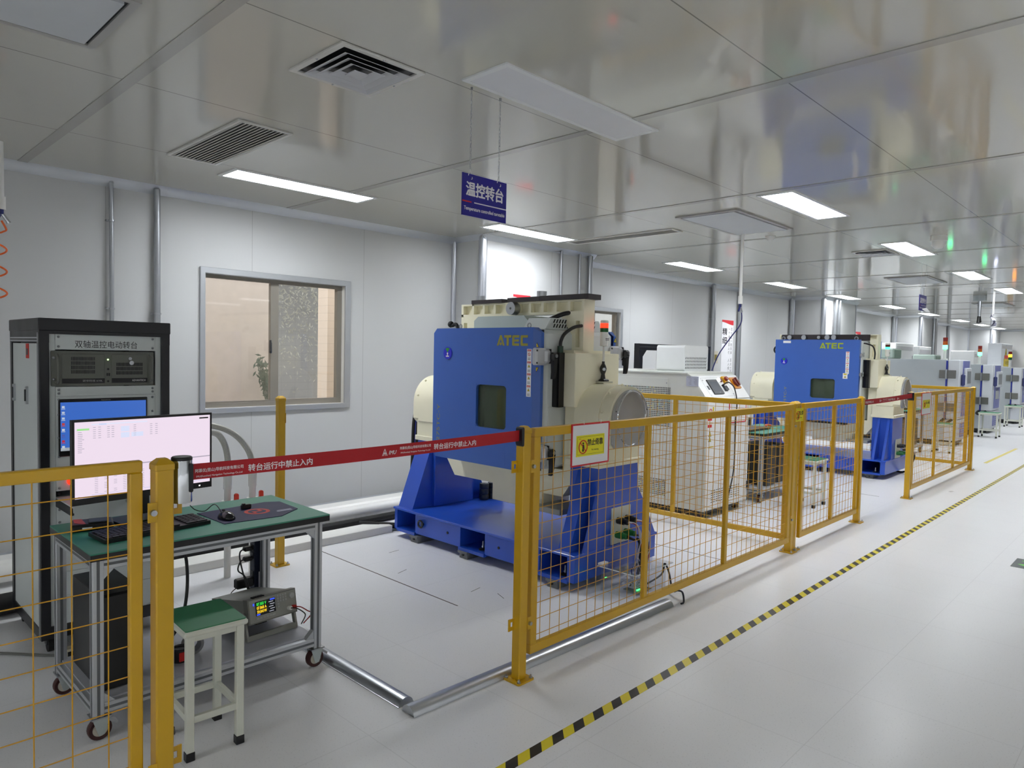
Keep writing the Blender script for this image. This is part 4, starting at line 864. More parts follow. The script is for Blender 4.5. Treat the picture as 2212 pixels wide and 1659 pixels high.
    if big:
        hd = obj('hood', MB().prism([(3.40, 1.72), (3.40, 1.765), (3.46, 1.822), (3.94, 1.822), (3.985, 1.79), (3.985, 1.72)], 0, X(3.68), X(4.25)), mat('hood_grey', 'bfcac8', .45), t)
        obj('hood_flat', MB().prism([(X(3.62), 1.72), (X(4.28), 1.72), (X(4.22), 1.80), (X(3.68), 1.80)], 1, 3.20, 3.41), LGREY, hd)
        lo = MB()
        for i in range(16):
            for z in (0, 1): lo.obox((X(3.70+.03*i), 3.199, 1.733+.033*z), (.011, 0, 0), (.014, 0, .026), (0, -.003, 0))
        for i in range(12): lo.obox((X(3.662+.003*1), 3.225+.014*i, 1.74), (0, .006, 0), (.024, .012, .036), (-.004, 0, .002))
        obj('louvres', lo, BLACK, hd)
        for y in (4.05, 3.33): obj('eye_bolt', MB().tube([(X(3.60), y+.016*math.cos(k*.524), 1.745+.016*math.sin(k*.524)) for k in range(12)], .004, 6, closed=True), STEEL, t)
        obj('black_cable', MB().tube([(X(3.66), 3.36, 1.725), (X(3.70), 3.31, 1.76), (X(3.78), 3.25, 1.81), (X(3.84), 3.19, 1.84), (X(3.90), 3.13, 1.835), (X(3.99), 3.08, 1.81)], .016, 10, 6), BLACK, t)
        cb = obj('black_cable', MB().tube([(X(3.68), 3.11, 1.60), (X(3.685), 3.11, 1.64), (X(3.70), 3.09, 1.69), (X(3.77), 3.07, 1.735), (X(3.85), 3.06, 1.75)], .012, 8, 6), BLACK, t); obj('cable_plug', MB().cyl((X(3.68), 3.11, 1.555), (X(3.68), 3.11, 1.605), .021, 12), mat('plug_green', '1f3d2c', .4), cb)
        kb = obj('corrugated_hose', MB().tube([(X(3.64), 4.12, 1.73), (X(3.64), 4.15, 1.765), (X(3.64), 4.19, 1.755), (X(3.64), 4.215, 1.765)], .014, 10, 6), RUBBER, t); obj('hose_end', MB().ball((X(3.64), 4.21, 1.765), .026, 12), RUBBER, kb)
    else:
        obj('black_cable', MB().tube([(X(3.62), 3.02, 1.57), (X(3.63), 3.02, 1.66), (X(3.60), 3.04, 1.74), (X(3.58), 3.1, 1.77), (X(3.60), 3.15, 1.78)], .010, 8, 6), BLACK, t)
        obj('hose_loop', MB().tube([(X(3.6), 4.32+.05*math.sin(R(a)), 1.68+.05*math.cos(R(a))) for a in range(10, 200, 20)], .013, 8), RUBBER, t)
        for y in (4.24, 3.25): obj('eye_bolt', MB().tube([(X(3.6), y+.022*math.cos(k*.524), 1.845+.022*math.sin(k*.524)) for k in range(12)], .006, 6, closed=True), STEEL, t)
    if big: stack_light(t, X(3.985), 2.97, 1.365, (('red', 'ff2a14', 3), ('green', '0f5a26', 0)))
    else: stack_light(t, X(3.985), 2.97, 1.365, (('dark_red', '5a140e', 0), ('bright_green', '3ce096', 3)))
    return t
turntable(0, 'blue and cream tilting test machine behind the belt, nearest, with red lamp lit', True)
turntable(6.38, 'second blue and cream test machine farther back, with green lamp lit', False)
# ---- loose things on and around the first machine
k = None
for i, (x, y) in enumerate(((4.27, 4.45), (4.36, 4.44), (4.44, 4.44))):
    for j in range(3 if i == 0 else 3):
        lab = '%s dark counterweight disc of the %s stack on the blue base' % (('bottom', 'middle', 'top')[j], ('left', 'middle', 'right')[i])
        if k is None:
            k = thing('counterweight', lab, 'weight', (x, y, .2505), 'counterweights on the blue base'); k0 = Vector((x, y, .2505))
            obj('disc', MB().lathe([(0, 0), (.040, 0), (.042, .003), (.042, .043), (.040, .046), (0, .046)], k0, 22), mat('weight_dark', '2b3136', .4, .3), k); obj('centre_screw', MB().cyl(k0+Vector((0, 0, .046)), k0+Vector((0, 0, .0475)), .008, 8), BLACK, k)
        else: dup(k, Vector((x, y, .2505+.048*j))-k0, lab)
# clear box with wires on the floor
bx = thing('acrylic_box', 'clear acrylic box with wiring on the floor before the connector plate', 'box', (3.87, 2.59, 0))
ax0, ax1, ay0, ay1, az = 3.70, 4.06, 2.46, 2.73, .165; e = .006
for a, c, d, f in ((ax0, ax0+e, ay0, ay1), (ax1-e, ax1, ay0, ay1), (ax0+e, ax1-e, ay0, ay0+e), (ax0+e, ax1-e, ay1-e, ay1)): obj('side', MB().box(a, c, d, f, 0, az), ACRY, bx)
obj('lid', MB().box(ax0-.03, ax1+.05, ay0-.02, ay1+.01, az, az+e), ACRY, bx)
obj('polished_edge', MB().box(ax0-.031, ax0-.0295, ay0-.02, ay1+.01, az, az+e).box(ax0-.03, ax1+.05, ay0-.0215, ay0-.02, az, az+e).box(ax0, ax0+.004, ay0-.001, ay0, 0, az), mat('acrylic_edge', 'dfe6ea', .2), bx)
obj('foam_tape', MB().box(ax0-.02, ax0+.05, ay1-.02, ay1+.012, az+.006, az+.02), PVC, bx)
pc = thing('circuit_board', 'small green circuit board with lit LEDs inside the clear box', 'circuit board', (3.86, 2.56, 0)); obj('board', MB().box(3.80, 3.95, 2.50, 2.62, .012, .016), mat('pcb', '3c5a4c', .4), pc)
obj('led', MB().box(3.83, 3.87, 2.53, 2.54, .017, .021), em('led_green', '39ff6a', 5), pc); obj('led', MB().box(3.885, 3.895, 2.535, 2.545, .017, .020), em('led_blue', '8fd0ff', 5), pc); obj('led', MB().box(3.71, 3.725, 2.70, 2.705, .085, .09), MATS['led_green'], pc)
for nm, col, n, lab in (('grey_white', 'b9b6c2', 9, 'bundle of twisted grey and white wires from the machine into the clear box'), ('dark_red', '8a1c24', 2, 'dark red wires from the machine into the clear box'), ('black', '15151a', 3, 'black cables from the green connectors into the clear box')):
    q = MB()
    for i in range(n):
        s = (3.955, .415) if i % 2 else (4.055, .415)
        if nm == 'black': s = ((3.945, .318), (4.045, .322))[i % 2]
        j = lambda u: random.uniform(-u, u)
        q.tube([(s[0]+j(.008), 2.70, s[1]+j(.008)), (s[0]+.05+j(.012), 2.665, s[1]-.02), (s[0]+.07+j(.02), 2.65+j(.015), .30), (s[0]+.04+j(.03), 2.64+j(.02), .19), (3.93+j(.06), 2.61+j(.04), .1), (3.90+j(.08), 2.58+j(.05), .025)], .0035 if nm != 'black' else .007, 5, 5)
    v = solid('wire_bundle', q, mat('wire_'+nm, col, .5), lab, 'wires')
obj('tangled_wire', MB().tube([(3.85+.06*math.cos(i*1.1)+random.uniform(-.02, .02), 2.58+.05*math.sin(i*1.3), .03+.07*random.random()) for i in range(40)], .003, 5, 4), MATS['wire_grey_white'], pc)
solid('black_lead', MB().tube([(3.98, 2.56, .02), (4.02, 2.47, .1), (4.03, 2.455, .174), (4.03, 2.42, .12), (3.98, 2.36, .03), (3.96, 2.31, .045), (3.95, 2.27, .045), (3.90, 2.23, .008), (3.86, 2.225, .006)], .006, 6, 6), BLACK, 'dark lead running from the clear box under the fence', 'cable')
# cables by the far pillar
for i, (c, m) in enumerate((('black', RUBBER), ('blue', mat('cable_blue', '2a2f9a', .4)), ('black', RUBBER))):
    y = 4.84+.028*i; solid('pillar_cable', MB().tube([(3.90, y, 1.12), (3.84, y+.01, .95), (3.82, y, .6), (3.80, y, .3), (3.78, y, .06), (3.70, y, .02)], .020 if m is RUBBER else .008, 8, 6), m, ('black cable hanging behind the far pillar, front one', 'thin blue cable between the black ones behind the far pillar', 'black cable hanging behind the far pillar, rear one')[i], 'cable')
for i in range(4): solid('floor_cable', MB().tube([(3.44-.02*i, 5.12-.02*i, .03+.012*i), (3.6, 4.95-.03*i, .024+.01*i), (3.72, 4.81-.01*i, .02+.004*i), (3.85, 4.78, .02)], .018, 8, 6), RUBBER, ('lowest', 'second', 'third', 'topmost')[i]+' black cable on the floor between the trunking and the blue base', 'cable')
# ================================================================ rack cabinet
def rack(x0, y0, label, full=True, wx=.605, wy=.64, ht=1.672):
    x1, y1, z0 = x0+wx, y0+wy, .075; t = thing('rack_cabinet', label, 'cabinet', ((x0+x1)/2, (y0+y1)/2, 0))
    f = MB(); p = .042
    for x in (x0, x1-p):
        for y in (y0, y1-p): f.box(x, x+p, y, y+p, z0, ht-.06, .003)
    f.box(x0, x1, y0, y0+p, ht-.077, ht-.06).box(x0, x1, y0, y0+p, z0, z0+.06).box(x0, x1, y1-p, y1, ht-.105, ht-.06)
    f.box(x0, x0+p, y0, y1, ht-.12, ht-.06).box(x1-p, x1, y0, y1, ht-.12, ht-.06).box(x0, x0+p, y0, y1, z0, z0+.05).box(x1-p, x1, y0, y1, z0, z0+.05)
    obj('frame', f, BLACKM, t)
    obj('top_cap', MB().box(x0-.004, x1+.004, y0-.004, y1+.004, ht-.062, ht, .004), BLACKM, t)
    pl = MB()
    for y in (y0+p*.5-.004, y0+p*.5+.012): pl.box(x0-.002, x0, y, y+.004, z0, ht-.07)
    for z in (ht-.10, ht-.115): pl.box(x0-.002, x0, y0+.02, y1-.02, z, z+.006)
    obj('profile_groove', pl, ALUP, t)
    s = obj('side_panel', MB().box(x0+.006, x0+.02, y0+p, y1-p, z0+.05, ht-.125), LGREY, t)
    obj('side_panel', MB().box(x1-.02, x1-.006, y0+p, y1-p, z0+.05, ht-.125), LGREY, t); obj('back_panel', MB().box(x0+p, x1-p, y1-.02, y1-.006, z0, ht-.06), LGREY, t)
    for y in (y0+.255, y0+.545):
        h = obj('door_catch', MB().prism(rrect(y, y+.03, 1.235, 1.325, .008), 0, x0-.004, x0+.006), STEEL, s); obj('catch_lever', MB().prism(rrect(y+.008, y+.022, 1.25, 1.31, .005), 0, x0-.009, x0-.003), GUN, h)
    for i in range(4):
        x, y = (x0+.05, x1-.05)[i % 2], (y0+.05, y1-.05)[i//2]; c = obj('castor', MB().cyl((x-.015, y, .036), (x+.015, y, .036), .036, 16), RUBBER, t); obj('castor_fork', MB().box(x-.022, x+.022, y-.02, y+.02, .04, .08), GUN, c)
    fx0, fx1, fy = x0+p, x1-p, y0+.012
    if not full:
        obj('front_panel', MB().box(fx0, fx1, fy, fy+.01, z0+.06, ht-.11), WHITE, t); return t
    obj('red_tag', MB().box(x0+.003, x0+.0065, y0+.235, y0+.29, 1.47, 1.545), RTXT, s); obj('tag_print', MB().box(x0+.002, x0+.0035, y0+.245, y0+.28, 1.487, 1.52), DGREY, s)
    SC_ = mat('screw_dark', '8d9093', .3, .9)
    def blank(z0, z1, nm='blank_panel', screws=((.03, .03), (.97, .03))):
        b = obj(nm, MB().box(fx0+.028, fx1-.028, fy, fy+.006, z0+.001, z1-.001, .001), LGREY, t)
        for u in (fx0+.042, fx1-.042):
            for z in (z0+.016, z1-.016): obj('screw', MB().ball((u, fy-.001, z), .0065, 8), SC_, b)
        return b
    obj('mounting_rail', MB().box(fx0, fx0+.027, fy+.004, fy+.02, z0+.06, ht-.077), LGREY, t); obj('mounting_rail', MB().box(fx1-.027, fx1, fy+.004, fy+.02, z0+.06, ht-.077), LGREY, t)
    b = blank(1.518, 1.598, 'title_panel'); text('title_lettering', '双轴温控电动转台', ((fx0+fx1)/2-.003, fy-.0002, 1.548), FX, FZ, .29, .038, BTXT, b)
    blank(1.285, 1.335); bz = obj('monitor_surround', MB().box(fx0+.028, fx1-.028, fy+.002, fy+.006, .89, 1.285), LGREY, t)
    for u in (fx0+.042, fx1-.042):
        for z in (1.27, 1.195, 1.08, .985, .905): obj('screw', MB().ball((u, fy+.001, z), .0065, 8), SC_, bz)
    b = blank(.812, .889); l = obj('indicator_lamp', MB().lathe([(.020, 0), (.020, -.008), (.013, -.018), (0, -.021)], (fx0+.094, fy, .858), 18, 1), em('indicator_red', 'ff2a10', 2.2), b)
    obj('indicator_core', MB().ball((fx0+.094, fy-.019, .86), .006, 10), em('indicator_hot', 'ffe0a0', 6), l)
    # pulled-out keyboard drawer on slides
    dr = obj('drawer', MB().box(fx0+.03, fx1-.03, fy-.30, fy+.25, .775, .781).box(fx0+.03, fx1-.03, fy-.30, fy-.29, .755, .80), LGREY, t)
    for u in (fx0+.034, fx1-.034): obj('drawer_slide', MB().box(u-.008, u+.008, fy-.26, fy+.02, .735, .775, .002), GUN, dr)
    obj('drawer_knob', MB().cyl(((fx0+fx1)/2, fy-.318, .785), ((fx0+fx1)/2, fy-.30, .785), .010, 12), STEEL, dr)
    for z in (.80, .775, .75): obj('slot_hole', MB().box(fx0+.034, fx0+.046, fy-.0012, fy, z-.006, z+.006), BLACK, dr)
    for a, c in ((.640, .735), (.52, .64), (.40, .52), (.28, .40), (z0+.06, .28)):
        b = blank(a, c)
    text('maker_lettering', '工冠', (fx0+.16, fy-.0002, .235), FX, FZ, .085, .04, BTXT, b); text('maker_lettering', '公司', (fx0+.36, fy-.0002, .235), FX, FZ, .085, .04, BTXT, b)
    return t
rack(.845, 4.015, 'tall black-framed rack cabinet with a built-in screen, left of the window')
RX, RY = .887, 4.027
t = thing('industrial_computer', 'olive grey rack computer with two vent grids above the blue screen', 'computer', (1.133, RY, 1.337)); x0, x1, z0, z1, y = .896, 1.370, 1.337, 1.513, RY-.004
obj('front_plate', MB().prism(rrect(x0, x1, z0, z1, .006), 1, y, y+.008), OLIVE, t); obj('case', MB().box(x0+.02, x1-.02, y+.008, y+.45, z0+.004, z1-.004), OLIVE, t)
for a, c in ((x0+.045, x0+.235), (x0+.268, x0+.44)):
    bz = obj('bay_door', MB().box(a, c, y-.006, y, z0+.012, z1-.014, .002), OLIVE, t); obj('name_strip', MB().box(a, c, y-.0068, y-.0055, z0+.014, z0+.038), BLACK, bz)
    q = MB(); n, rows, u0, uw, v1 = (16, 4, a+.040, .108, z1-.030) if a < 1.05 else (20, 3, a+.022, .128, z1-.058)
    for i in range(n):
        for j in range(rows): q.box(u0+uw*i/n, u0+uw*i/n+.0036, y-.0066, y-.0058, v1-.022*j-.017, v1-.022*j)
    obj('vent_slots', q, BLACK, bz)
    if a < 1.05: text('name_lettering', '研华科技 610L', (c-.055, y-.007, z0+.026), FX, FZ, .09, .011, mat('grey_print', 'b9b9b9', .5), bz)
    else:
        text('name_lettering', 'ADVANTECH', (c-.042, y-.007, z0+.026), FX, FZ, .066, .010, WTXT, bz); k = obj('lock', MB().cyl(((a+c)/2, y-.016, z1-.036), ((a+c)/2, y-.006, z1-.036), .008, 14), STEEL, bz); obj('key', MB().box((a+c)/2-.001, (a+c)/2+.001, y-.022, y-.014, z1-.04, z1-.032).cyl(((a+c)/2+.006, y-.018, z1-.058), ((a+c)/2+.006, y-.016, z1-.058), .011, 14), STEEL, bz)
obj('power_led', MB().ball((x0+.252, y-.001, z1-.042), .004, 8), em('led_lime', 'c8ff9a', 4), t)
for z in (z0+.085, z0+.022): obj('button', MB().cyl((x0+.252, y-.003, z), (x0+.252, y, z), .0055, 10), BLACK, t)
obj('usb_port', MB().box(x0+.245, x0+.252, y-.001, y, z0+.05, z0+.064).box(x0+.254, x0+.261, y-.001, y, z0+.05, z0+.064), BLACK, t)
for u in (x0+.022, x1-.018): obj('handle', MB().tube([(u, y, z1-.018), (u, y-.02, z1-.020), (u, y-.034, z1-.032), (u, y-.034, z0+.032), (u, y-.02, z0+.020), (u, y, z0+.018)], .0065, 8), OLIVE, t)
for z in (z1-.035, z0+.035): obj('screw', MB().ball((x0+.010, y-.001, z), .007, 8), STEEL, t)
t = thing('rack_monitor', 'black-framed monitor with a blue desktop built into the rack', 'monitor', (1.132, RY, .99)); x0, x1, z0, z1, y = .926, 1.338, .985, 1.272, RY-.006
obj('bezel', MB().box(x0, x1, y, y+.03, z0, z1, .003), BLACK, t)
sg = obj('screen', MB().box(x0+.008, x1-.008, y-.0008, y, z0+.028, z1-.016), glow('desktop_blue', '3a66bc', 1.0), t)
obj('taskbar', MB().box(x0+.008, x1-.008, y-.0012, y-.0008, z0+.028, z0+.044), glow('taskbar_grey', 'c9d2da', .55), sg)
for i, c in enumerate(('d9e4f4', 'd2dff4', 'cfe0f6', 'd8493c', 'e6ecf4', '5a6ac0', 'd0384a', 'dfe8f2')):
    z = z1-.034-.0285*i; obj('desktop_icon', MB().box(x0+.014, x0+.026, y-.0013, y-.0008, z-.010, z).box(x0+.012, x0+.028, y-.0013, y-.0008, z-.0155, z-.013), glow('icon_'+c, c, .7), sg)
text('brand_lettering', 'lenovo', ((x0+x1)/2+.006, y-.0002, z1-.008), FX, FZ, .042, .006, mat('grey_print', 'b9b9b9', .5), t)
# braided hoses and PVC valves behind the bench
brd = mat('braided_hose', 'b5b4ac', .3, var=.35, scale=220)
for i, (xv, pts, lab) in enumerate(((2.205, [(1.50, 4.50, 1.03), (1.7, 4.58, 1.05), (1.93, 4.62, 1.03), (2.08, 4.62, .965), (2.17, 4.61, .86), (2.205, 4.6, .75), (2.205, 4.6, .66)], 'clear braided hose arching to the right-hand valve, outer of two'), (2.032, [(1.5, 4.46, .93), (1.75, 4.55, .99), (1.93, 4.6, .985), (2.00, 4.61, .93), (2.03, 4.6, .82), (2.032, 4.6, .66)], 'clear braided hose to the left-hand valve, inner of two'))):
    solid('braided_hose', MB().tube(pts, .020, 10, 8), brd, lab, 'hose')
    t = thing('pvc_valve', ('white plastic valve with red handle, right of a pair behind the workbench', 'white plastic valve with red handle, left of a pair behind the workbench')[i], 'valve', (xv, 4.6, 0))
    obj('pipe', MB().cyl((xv, 4.6, 0), (xv, 4.6, .70), .022, 14).cyl((xv, 4.6, .60), (xv, 4.6, .71), .028, 14), PVC, t); obj('union_nut', MB().cyl((xv, 4.6, .485), (xv, 4.6, .52), .038, 14).cyl((xv, 4.6, .43), (xv, 4.6, .475), .036, 14), PVC, t)
    obj('valve_body', MB().cyl((xv, 4.56, .50), (xv, 4.53, .50), .018, 12), PVC, t); obj('red_handle', MB().prism(rrect(xv+.016, xv+.044, .46, .575, .012), 1, 4.525, 4.54), mat('valve_red', 'e2331c', .35), t)
# ================================================================ workbench and what stands on it
def caster(t, x, y, zt):
    s = .024; f = obj('caster', MB().box(x-.035, x+.035, y-.035, y+.035, zt-.006, zt), STEEL, t)
    for u in (-1, 1): obj('fork_plate', MB().prism([(x-.03, zt-.006), (x+.032, zt-.006), (x+.012, zt-.072), (x-.008, zt-.076)], 1, y+u*s-.0015, y+u*s+.0015), mat('zinc_plate', 'c4ccca', .3, .8), f)
    obj('tyre', MB().lathe([(.028, -.014), (.040, -.016), (.043, -.010), (.043, .010), (.040, .016), (.028, .014)], (x, y, .043), 24, 1), mat('tyre_maroon', '3c1512', .5), f)
    obj('wheel', MB().lathe([(0, -.017), (.012, -.019), (.014, -.013), (.028, -.012), (.028, .012), (.014, .013), (0, .017)], (x, y, .043), 24, 1), mat('wheel_cream', 'c9c3b4', .45), f)
    obj('brake_pedal', MB().obox((x+.018, y-.02, zt-.018), (.038, 0, -.03), (0, .04, 0), (.006, 0, .008)), STEEL, f)
def bench(x0, x1, y0, y1, label):
    t = thing('workbench', label, 'table', ((x0+x1)/2, (y0+y1)/2, 0)); p = .04; zt = .748
    obj('worktop', MB().box(x0-.01, x1+.03, y0-.015, y1+.015, .744, .750), GREEN, t); obj('worktop_edge', MB().box(x0-.01, x1+.03, y0-.015, y1+.015, .718, .744), BLACK, t)
    def prof(a, b, c, d, e, f, nm):
        m = obj(nm, MB().box(a, b, c, d, e, f, .002), ALUP, t); g = MB()
        L = [b-a, d-c, f-e]; ax = L.index(max(L)); w = .0055
        if ax == 2:
            g.box((a+b)/2-w, (a+b)/2+w, c-.0006, c, e, f).box(a-.0006, a, (c+d)/2-w, (c+d)/2+w, e, f).box(b, b+.0006, (c+d)/2-w, (c+d)/2+w, e, f)
        elif ax == 0: g.box(a, b, c-.0006, c, (e+f)/2-w, (e+f)/2+w).box(a, b, d, d+.0006, (e+f)/2-w, (e+f)/2+w)
        else: g.box(a-.0006, a, c, d, (e+f)/2-w, (e+f)/2+w).box(b, b+.0006, c, d, (e+f)/2-w, (e+f)/2+w)
        obj('profile_slot', g, mat('slot_grey', '6e7175', .5, .5), m); return m
    for x in (x0, x1-p):
        for y in (y0, y1-p): prof(x, x+p, y, y+p, .098, .718, 'leg')
        for z in (.678, .110): prof(x, x+p, y0+p, y1-p, z, z+p, 'side_rail')
    for y in (y0, y1-p):
        for z in (.678, .110): prof(x0+p, x1-p, y, y+p, z, z+p, 'rail')
    obj('shelf', MB().box(x0+.02, x1-.02, y0+.028, y1-.02, .150, .156), mat('shelf_grey', 'b3b5bd', .35), t)
    for x, s in ((x0+p, 1), (x1-p, -1)):
        for z, v in ((.678, -1), (.15, 1)): obj('corner_bracket', MB().prism([(x, z), (x+s*.04, z), (x, z+v*.04)], 1, y0+.006, y0+.034), ALUP, t)
    for x in (x0+.03, x1-.02):
        for y in (y0+.03, y1-.03): caster(t, x, y, .098)
    return t
bench(.795, 1.785, 2.985, 3.55, 'green-topped aluminium workbench on casters in the foreground')
# monitor on the bench, turned a little
t = thing('desktop_monitor', 'large monitor with a pale pink program window on the workbench', 'monitor', (1.13, 3.38, .75))
a = R(6.7); U = Vector((math.cos(a), math.sin(a), 0)); V = Vector((0, 0, 1)); Nn = U.cross(V); o = Vector((.815, 3.335, .868))
# rolled a few degrees with the stand: keep the lower edge level
W_, H_ = .615, .362
obj('housing', MB().obox(o, U*W_, V*H_, -Nn*.022), BLACK, t); obj('back_bulge', MB().obox(o+U*.14+V*.08-Nn*.022, U*.34, V*.2, -Nn*.03), BLACK, t)
obj('stand_neck', MB().obox(o+U*.27+V*-.09-Nn*.05, U*.07, V*.28, -Nn*.02), BLACK, t); obj('stand_base', MB().obox(Vector((.815, 3.335, .7501))+U*.19-Nn*.14, U*.23, Nn*.15, V*.012), BLACK, t)
s = obj('screen', MB().obox(o+U*.010+V*.028+Nn*.0002, U*(W_-.020), V*(H_-.038), Nn*.0006), glow('screen_pink', 'eddcec', .97), t)
def ui(nm, x0, x1, y0, y1, c, e=.8):
    """block on the program window, in fractions from the top left"""
    w0, h0 = W_-.020, H_-.038; b = o+U*(.010+w0*x0)+V*(.028+h0*(1-y1))+Nn*.0009
    return MB().obox(b, U*w0*(x1-x0), V*h0*(y1-y0), Nn*.0002)
def uo(nm, blocks, c, e=1.):
    q = MB()
    for b in blocks:
        m = ui(nm, *b, c); q.add(m.v, m.f)
    obj(nm, q, glow('ui_'+c, c, e), s)
uo('start_button', [(.015, .095, .085, .11)], '9be08e'); uo('selected_tab', [(.16, .21, .03, .05)], 'c0cff0'); uo('tab_bar', [(.11, .5, .03, .048)], 'dfe0f4')
uo('title_badge', [(.91, .985, .03, .05)], '2a2024', .3)
uo('button_block', [(.31, .37, .085, .155), (.31, .37, .17, .24), (.385, .47, .175, .235)], 'd6dcf4')
uo('divider', [(.115, 1, .605, .62)], 'a9a0b0'); uo('status_line', [(.11, .985, .965, .968)], '8fa8e0'); uo('table_tab', [(.12, .16, .63, .65)], 'b4c8f4')
tx = []
for i in range(12): tx.append((.02, .045+.02*random.random(), .13+.024*i, .136+.024*i))
for cx in (.12, .155, .215, .245, .40, .52, .56):
    for i in range(6): tx.append((cx, cx+.018, .075+.028*i, .081+.028*i))
for j in range(12):
    for i in range(11):
        if random.random() < .85: tx.append((.13+.065*j, .152+.065*j, .70+.024*i, .705+.024*i))
uo('small_print', tx, 'a39cb0', .9)
uo('corner_icon', [(.02, .03, .975, .99)], 'e07a4a', .7)
obj('power_led', MB().obox(o+U*(W_*.895)+V*.011+Nn*.0004, U*.006, V*.005, Nn*.001), em('led_white', 'ffffff', 4), t)
# keyboard, mouse, pad, disk box, clip
t = thing('keyboard', 'black keyboard on the workbench', 'keyboard', (1.08, 3.19, .75)); a = R(8); U = Vector((math.cos(a), math.sin(a), 0)); V = Vector((-math.sin(a), math.cos(a), 0)); Z3 = Vector((0, 0, 1)); o = Vector((.868, 3.085, .7505))
obj('case', MB().obox(o, U*.45, V*.15+Z3*.008, Z3*.016), BLACK, t)
for row in range(6):
    ws = [.0185]*(8, 12, 13, 14, 14, 14)[row]
    if row == 0: ws = [.024, .024, .024, .113, .024, .024, .024, .024]
    x = .008
    xs_ = [(x+sum(ws[:i])+.0033*i, ws[i]) for i in range(len(ws))]+([(.345+.0245*i, .020) for i in range(4)] if row else [(.345, .0445), (.394, .0445)])
    for x, wd in xs_: obj('key', MB().obox(o+U*x+V*(.008+.0225*row)+Z3*(.0165+.0013*row), U*wd, V*.0185, Z3*.006), mat('key_black', '1d1d20', .45), t)
t = thing('mouse_pad', 'dark blue mouse pad with a red ring emblem on the workbench', 'mouse pad', (1.55, 3.25, .75)); pd = [(1.355, 3.10), (1.62, 3.075), (1.755, 3.17), (1.765, 3.375), (1.70, 3.41), (1.345, 3.38)]
obj('pad', MB().prism(pd, 2, .7504, .7528), mat('pad_navy', '1c1c48', .7), t)
q = MB(); q.lathe([(.042, 0), (.060, .0002), (.060, 0)], (1.575, 3.235, .7532), 28); q.box(1.555, 1.595, 3.228, 3.242, .7530, .7533).box(1.55, 1.562, 3.205, 3.242, .7530, .7533).box(1.588, 1.60, 3.228, 3.265, .7530, .7533)
obj('emblem', q, mat('pad_red', 'c0392e', .7), t); obj('pad_print', MB().box(1.645, 1.725, 3.165, 3.180, .7530, .7533).box(1.655, 1.728, 3.186, 3.194, .7530, .7533), mat('pad_print', 'a9a9bd', .7), t)
t = thing('mouse', 'black computer mouse on the left edge of the mouse pad', 'mouse', (1.405, 3.19, .753)); obj('body', MB().ball((1.405, 3.19, .755), .034, 20, (1.0, 1.75, .95)), mat('mouse_black', '17171a', .18), t); obj('scroll_wheel', MB().cyl((1.401, 3.222, .782), (1.409, 3.222, .782), .009, 12), RUBBER, t)
for v in t.children[0].data.vertices:
    if v.co.z < .0: v.co.z = 0
solid('mouse_cable', MB().tube([(1.41, 3.25, .765), (1.40, 3.31, .80), (1.37, 3.35, .765), (1.33, 3.36, .775), (1.305, 3.36, .80)], .0022, 5, 6), BLACK, 'thin black mouse cable looping on the workbench', 'cable')
t = thing('card_clip', 'small black clip standing on the rear edge of the mouse pad', 'clip', (1.56, 3.32, .753)); obj('body', MB().box(1.535, 1.585, 3.312, 3.332, .753, .775, .004), BLACK, t); obj('top_tab', MB().box(1.54, 1.555, 3.314, 3.33, .775, .781, .002), BLACK, t)
t = thing('disk_enclosure', 'black and red disk box at the left end of the workbench', 'box', (.885, 3.40, .75)); q = MB().box(.825, .985, 3.34, 3.46, .7505, .782, .008).rot((.885, 3.4, 0), R(-14)); obj('case', q, BLACK, t)
obj('red_panel', MB().prism([(.838, 3.40), (.862, 3.355), (.87, 3.355), (.88, 3.46), (.85, 3.47)], 2, .7822, .7832), mat('panel_red', 'c8382c', .35), t); obj('tray', MB().box(.89, .965, 3.35, 3.43, .782, .789, .003).rot((.885, 3.4, 0), R(-14)), mat('tray_black', '1f1f22', .3), t); obj('white_sticker', MB().box(.868, .905, 3.3385, 3.3395, .760, .770).rot((.885, 3.4, 0), R(-14)), PAPER, t)
t = thing('pen', 'black pen lying behind the keyboard', 'pen', (1.15, 3.36, .75)); obj('barrel', MB().cyl((1.03, 3.33, .756), (1.16, 3.40, .756), .005, 8), BLACK, t)
# ---- under the bench
t = thing('tower_computer', 'black computer tower standing on the workbench shelf', 'computer', (.92, 3.27, .156)); obj('case', MB().box(.845, 1.005, 3.085, 3.46, .1565, .545, .004), mat('case_black', '18181b', .35), t); obj('front_panel', MB().box(.848, 1.002, 3.072, 3.086, .16, .542, .004), BLACK, t); obj('side_sticker', MB().cyl((.8445, 3.10, .185), (.8452, 3.10, .185), .018, 20), PAPER, t); text('sticker_lettering', 'T', (.8443, 3.10, .185), LX, FZ, .016, .022, BTXT, t)
t = thing('bench_power_supply', 'grey bench power supply with lit readout on the workbench shelf', 'power supply', (1.60, 3.22, .156))
a = R(4); c = Vector((1.497, 3.135, .243)); U = Vector((math.cos(a), math.sin(a), 0)); tl = R(14); D = Vector((-math.sin(a)*math.cos(tl), math.cos(a)*math.cos(tl), -math.sin(tl)*.0)); D = Vector((-math.sin(a), math.cos(a), -.20)).normalized(); V = D.cross(U)*-1; V = Vector((0, 0, 1))-D*D.z; V.normalize(); Nn = -D
PG = mat('supply_grey', '8b8c85', .5); W_, H_ = .245, .105
obj('case', MB().obox(c+D*.03, U*W_, V*H_, D*.33), PG, t); fp = obj('front_frame', MB().obox(c-V*.006-U*.006, U*(W_+.012), V*(H_+.012), D*.04), mat('supply_dark', '74756f', .5), t)
obj('front_face', MB().obox(c+Nn*.002, U*W_, V*H_, D*.004), mat('supply_face', '96978f', .5), t)
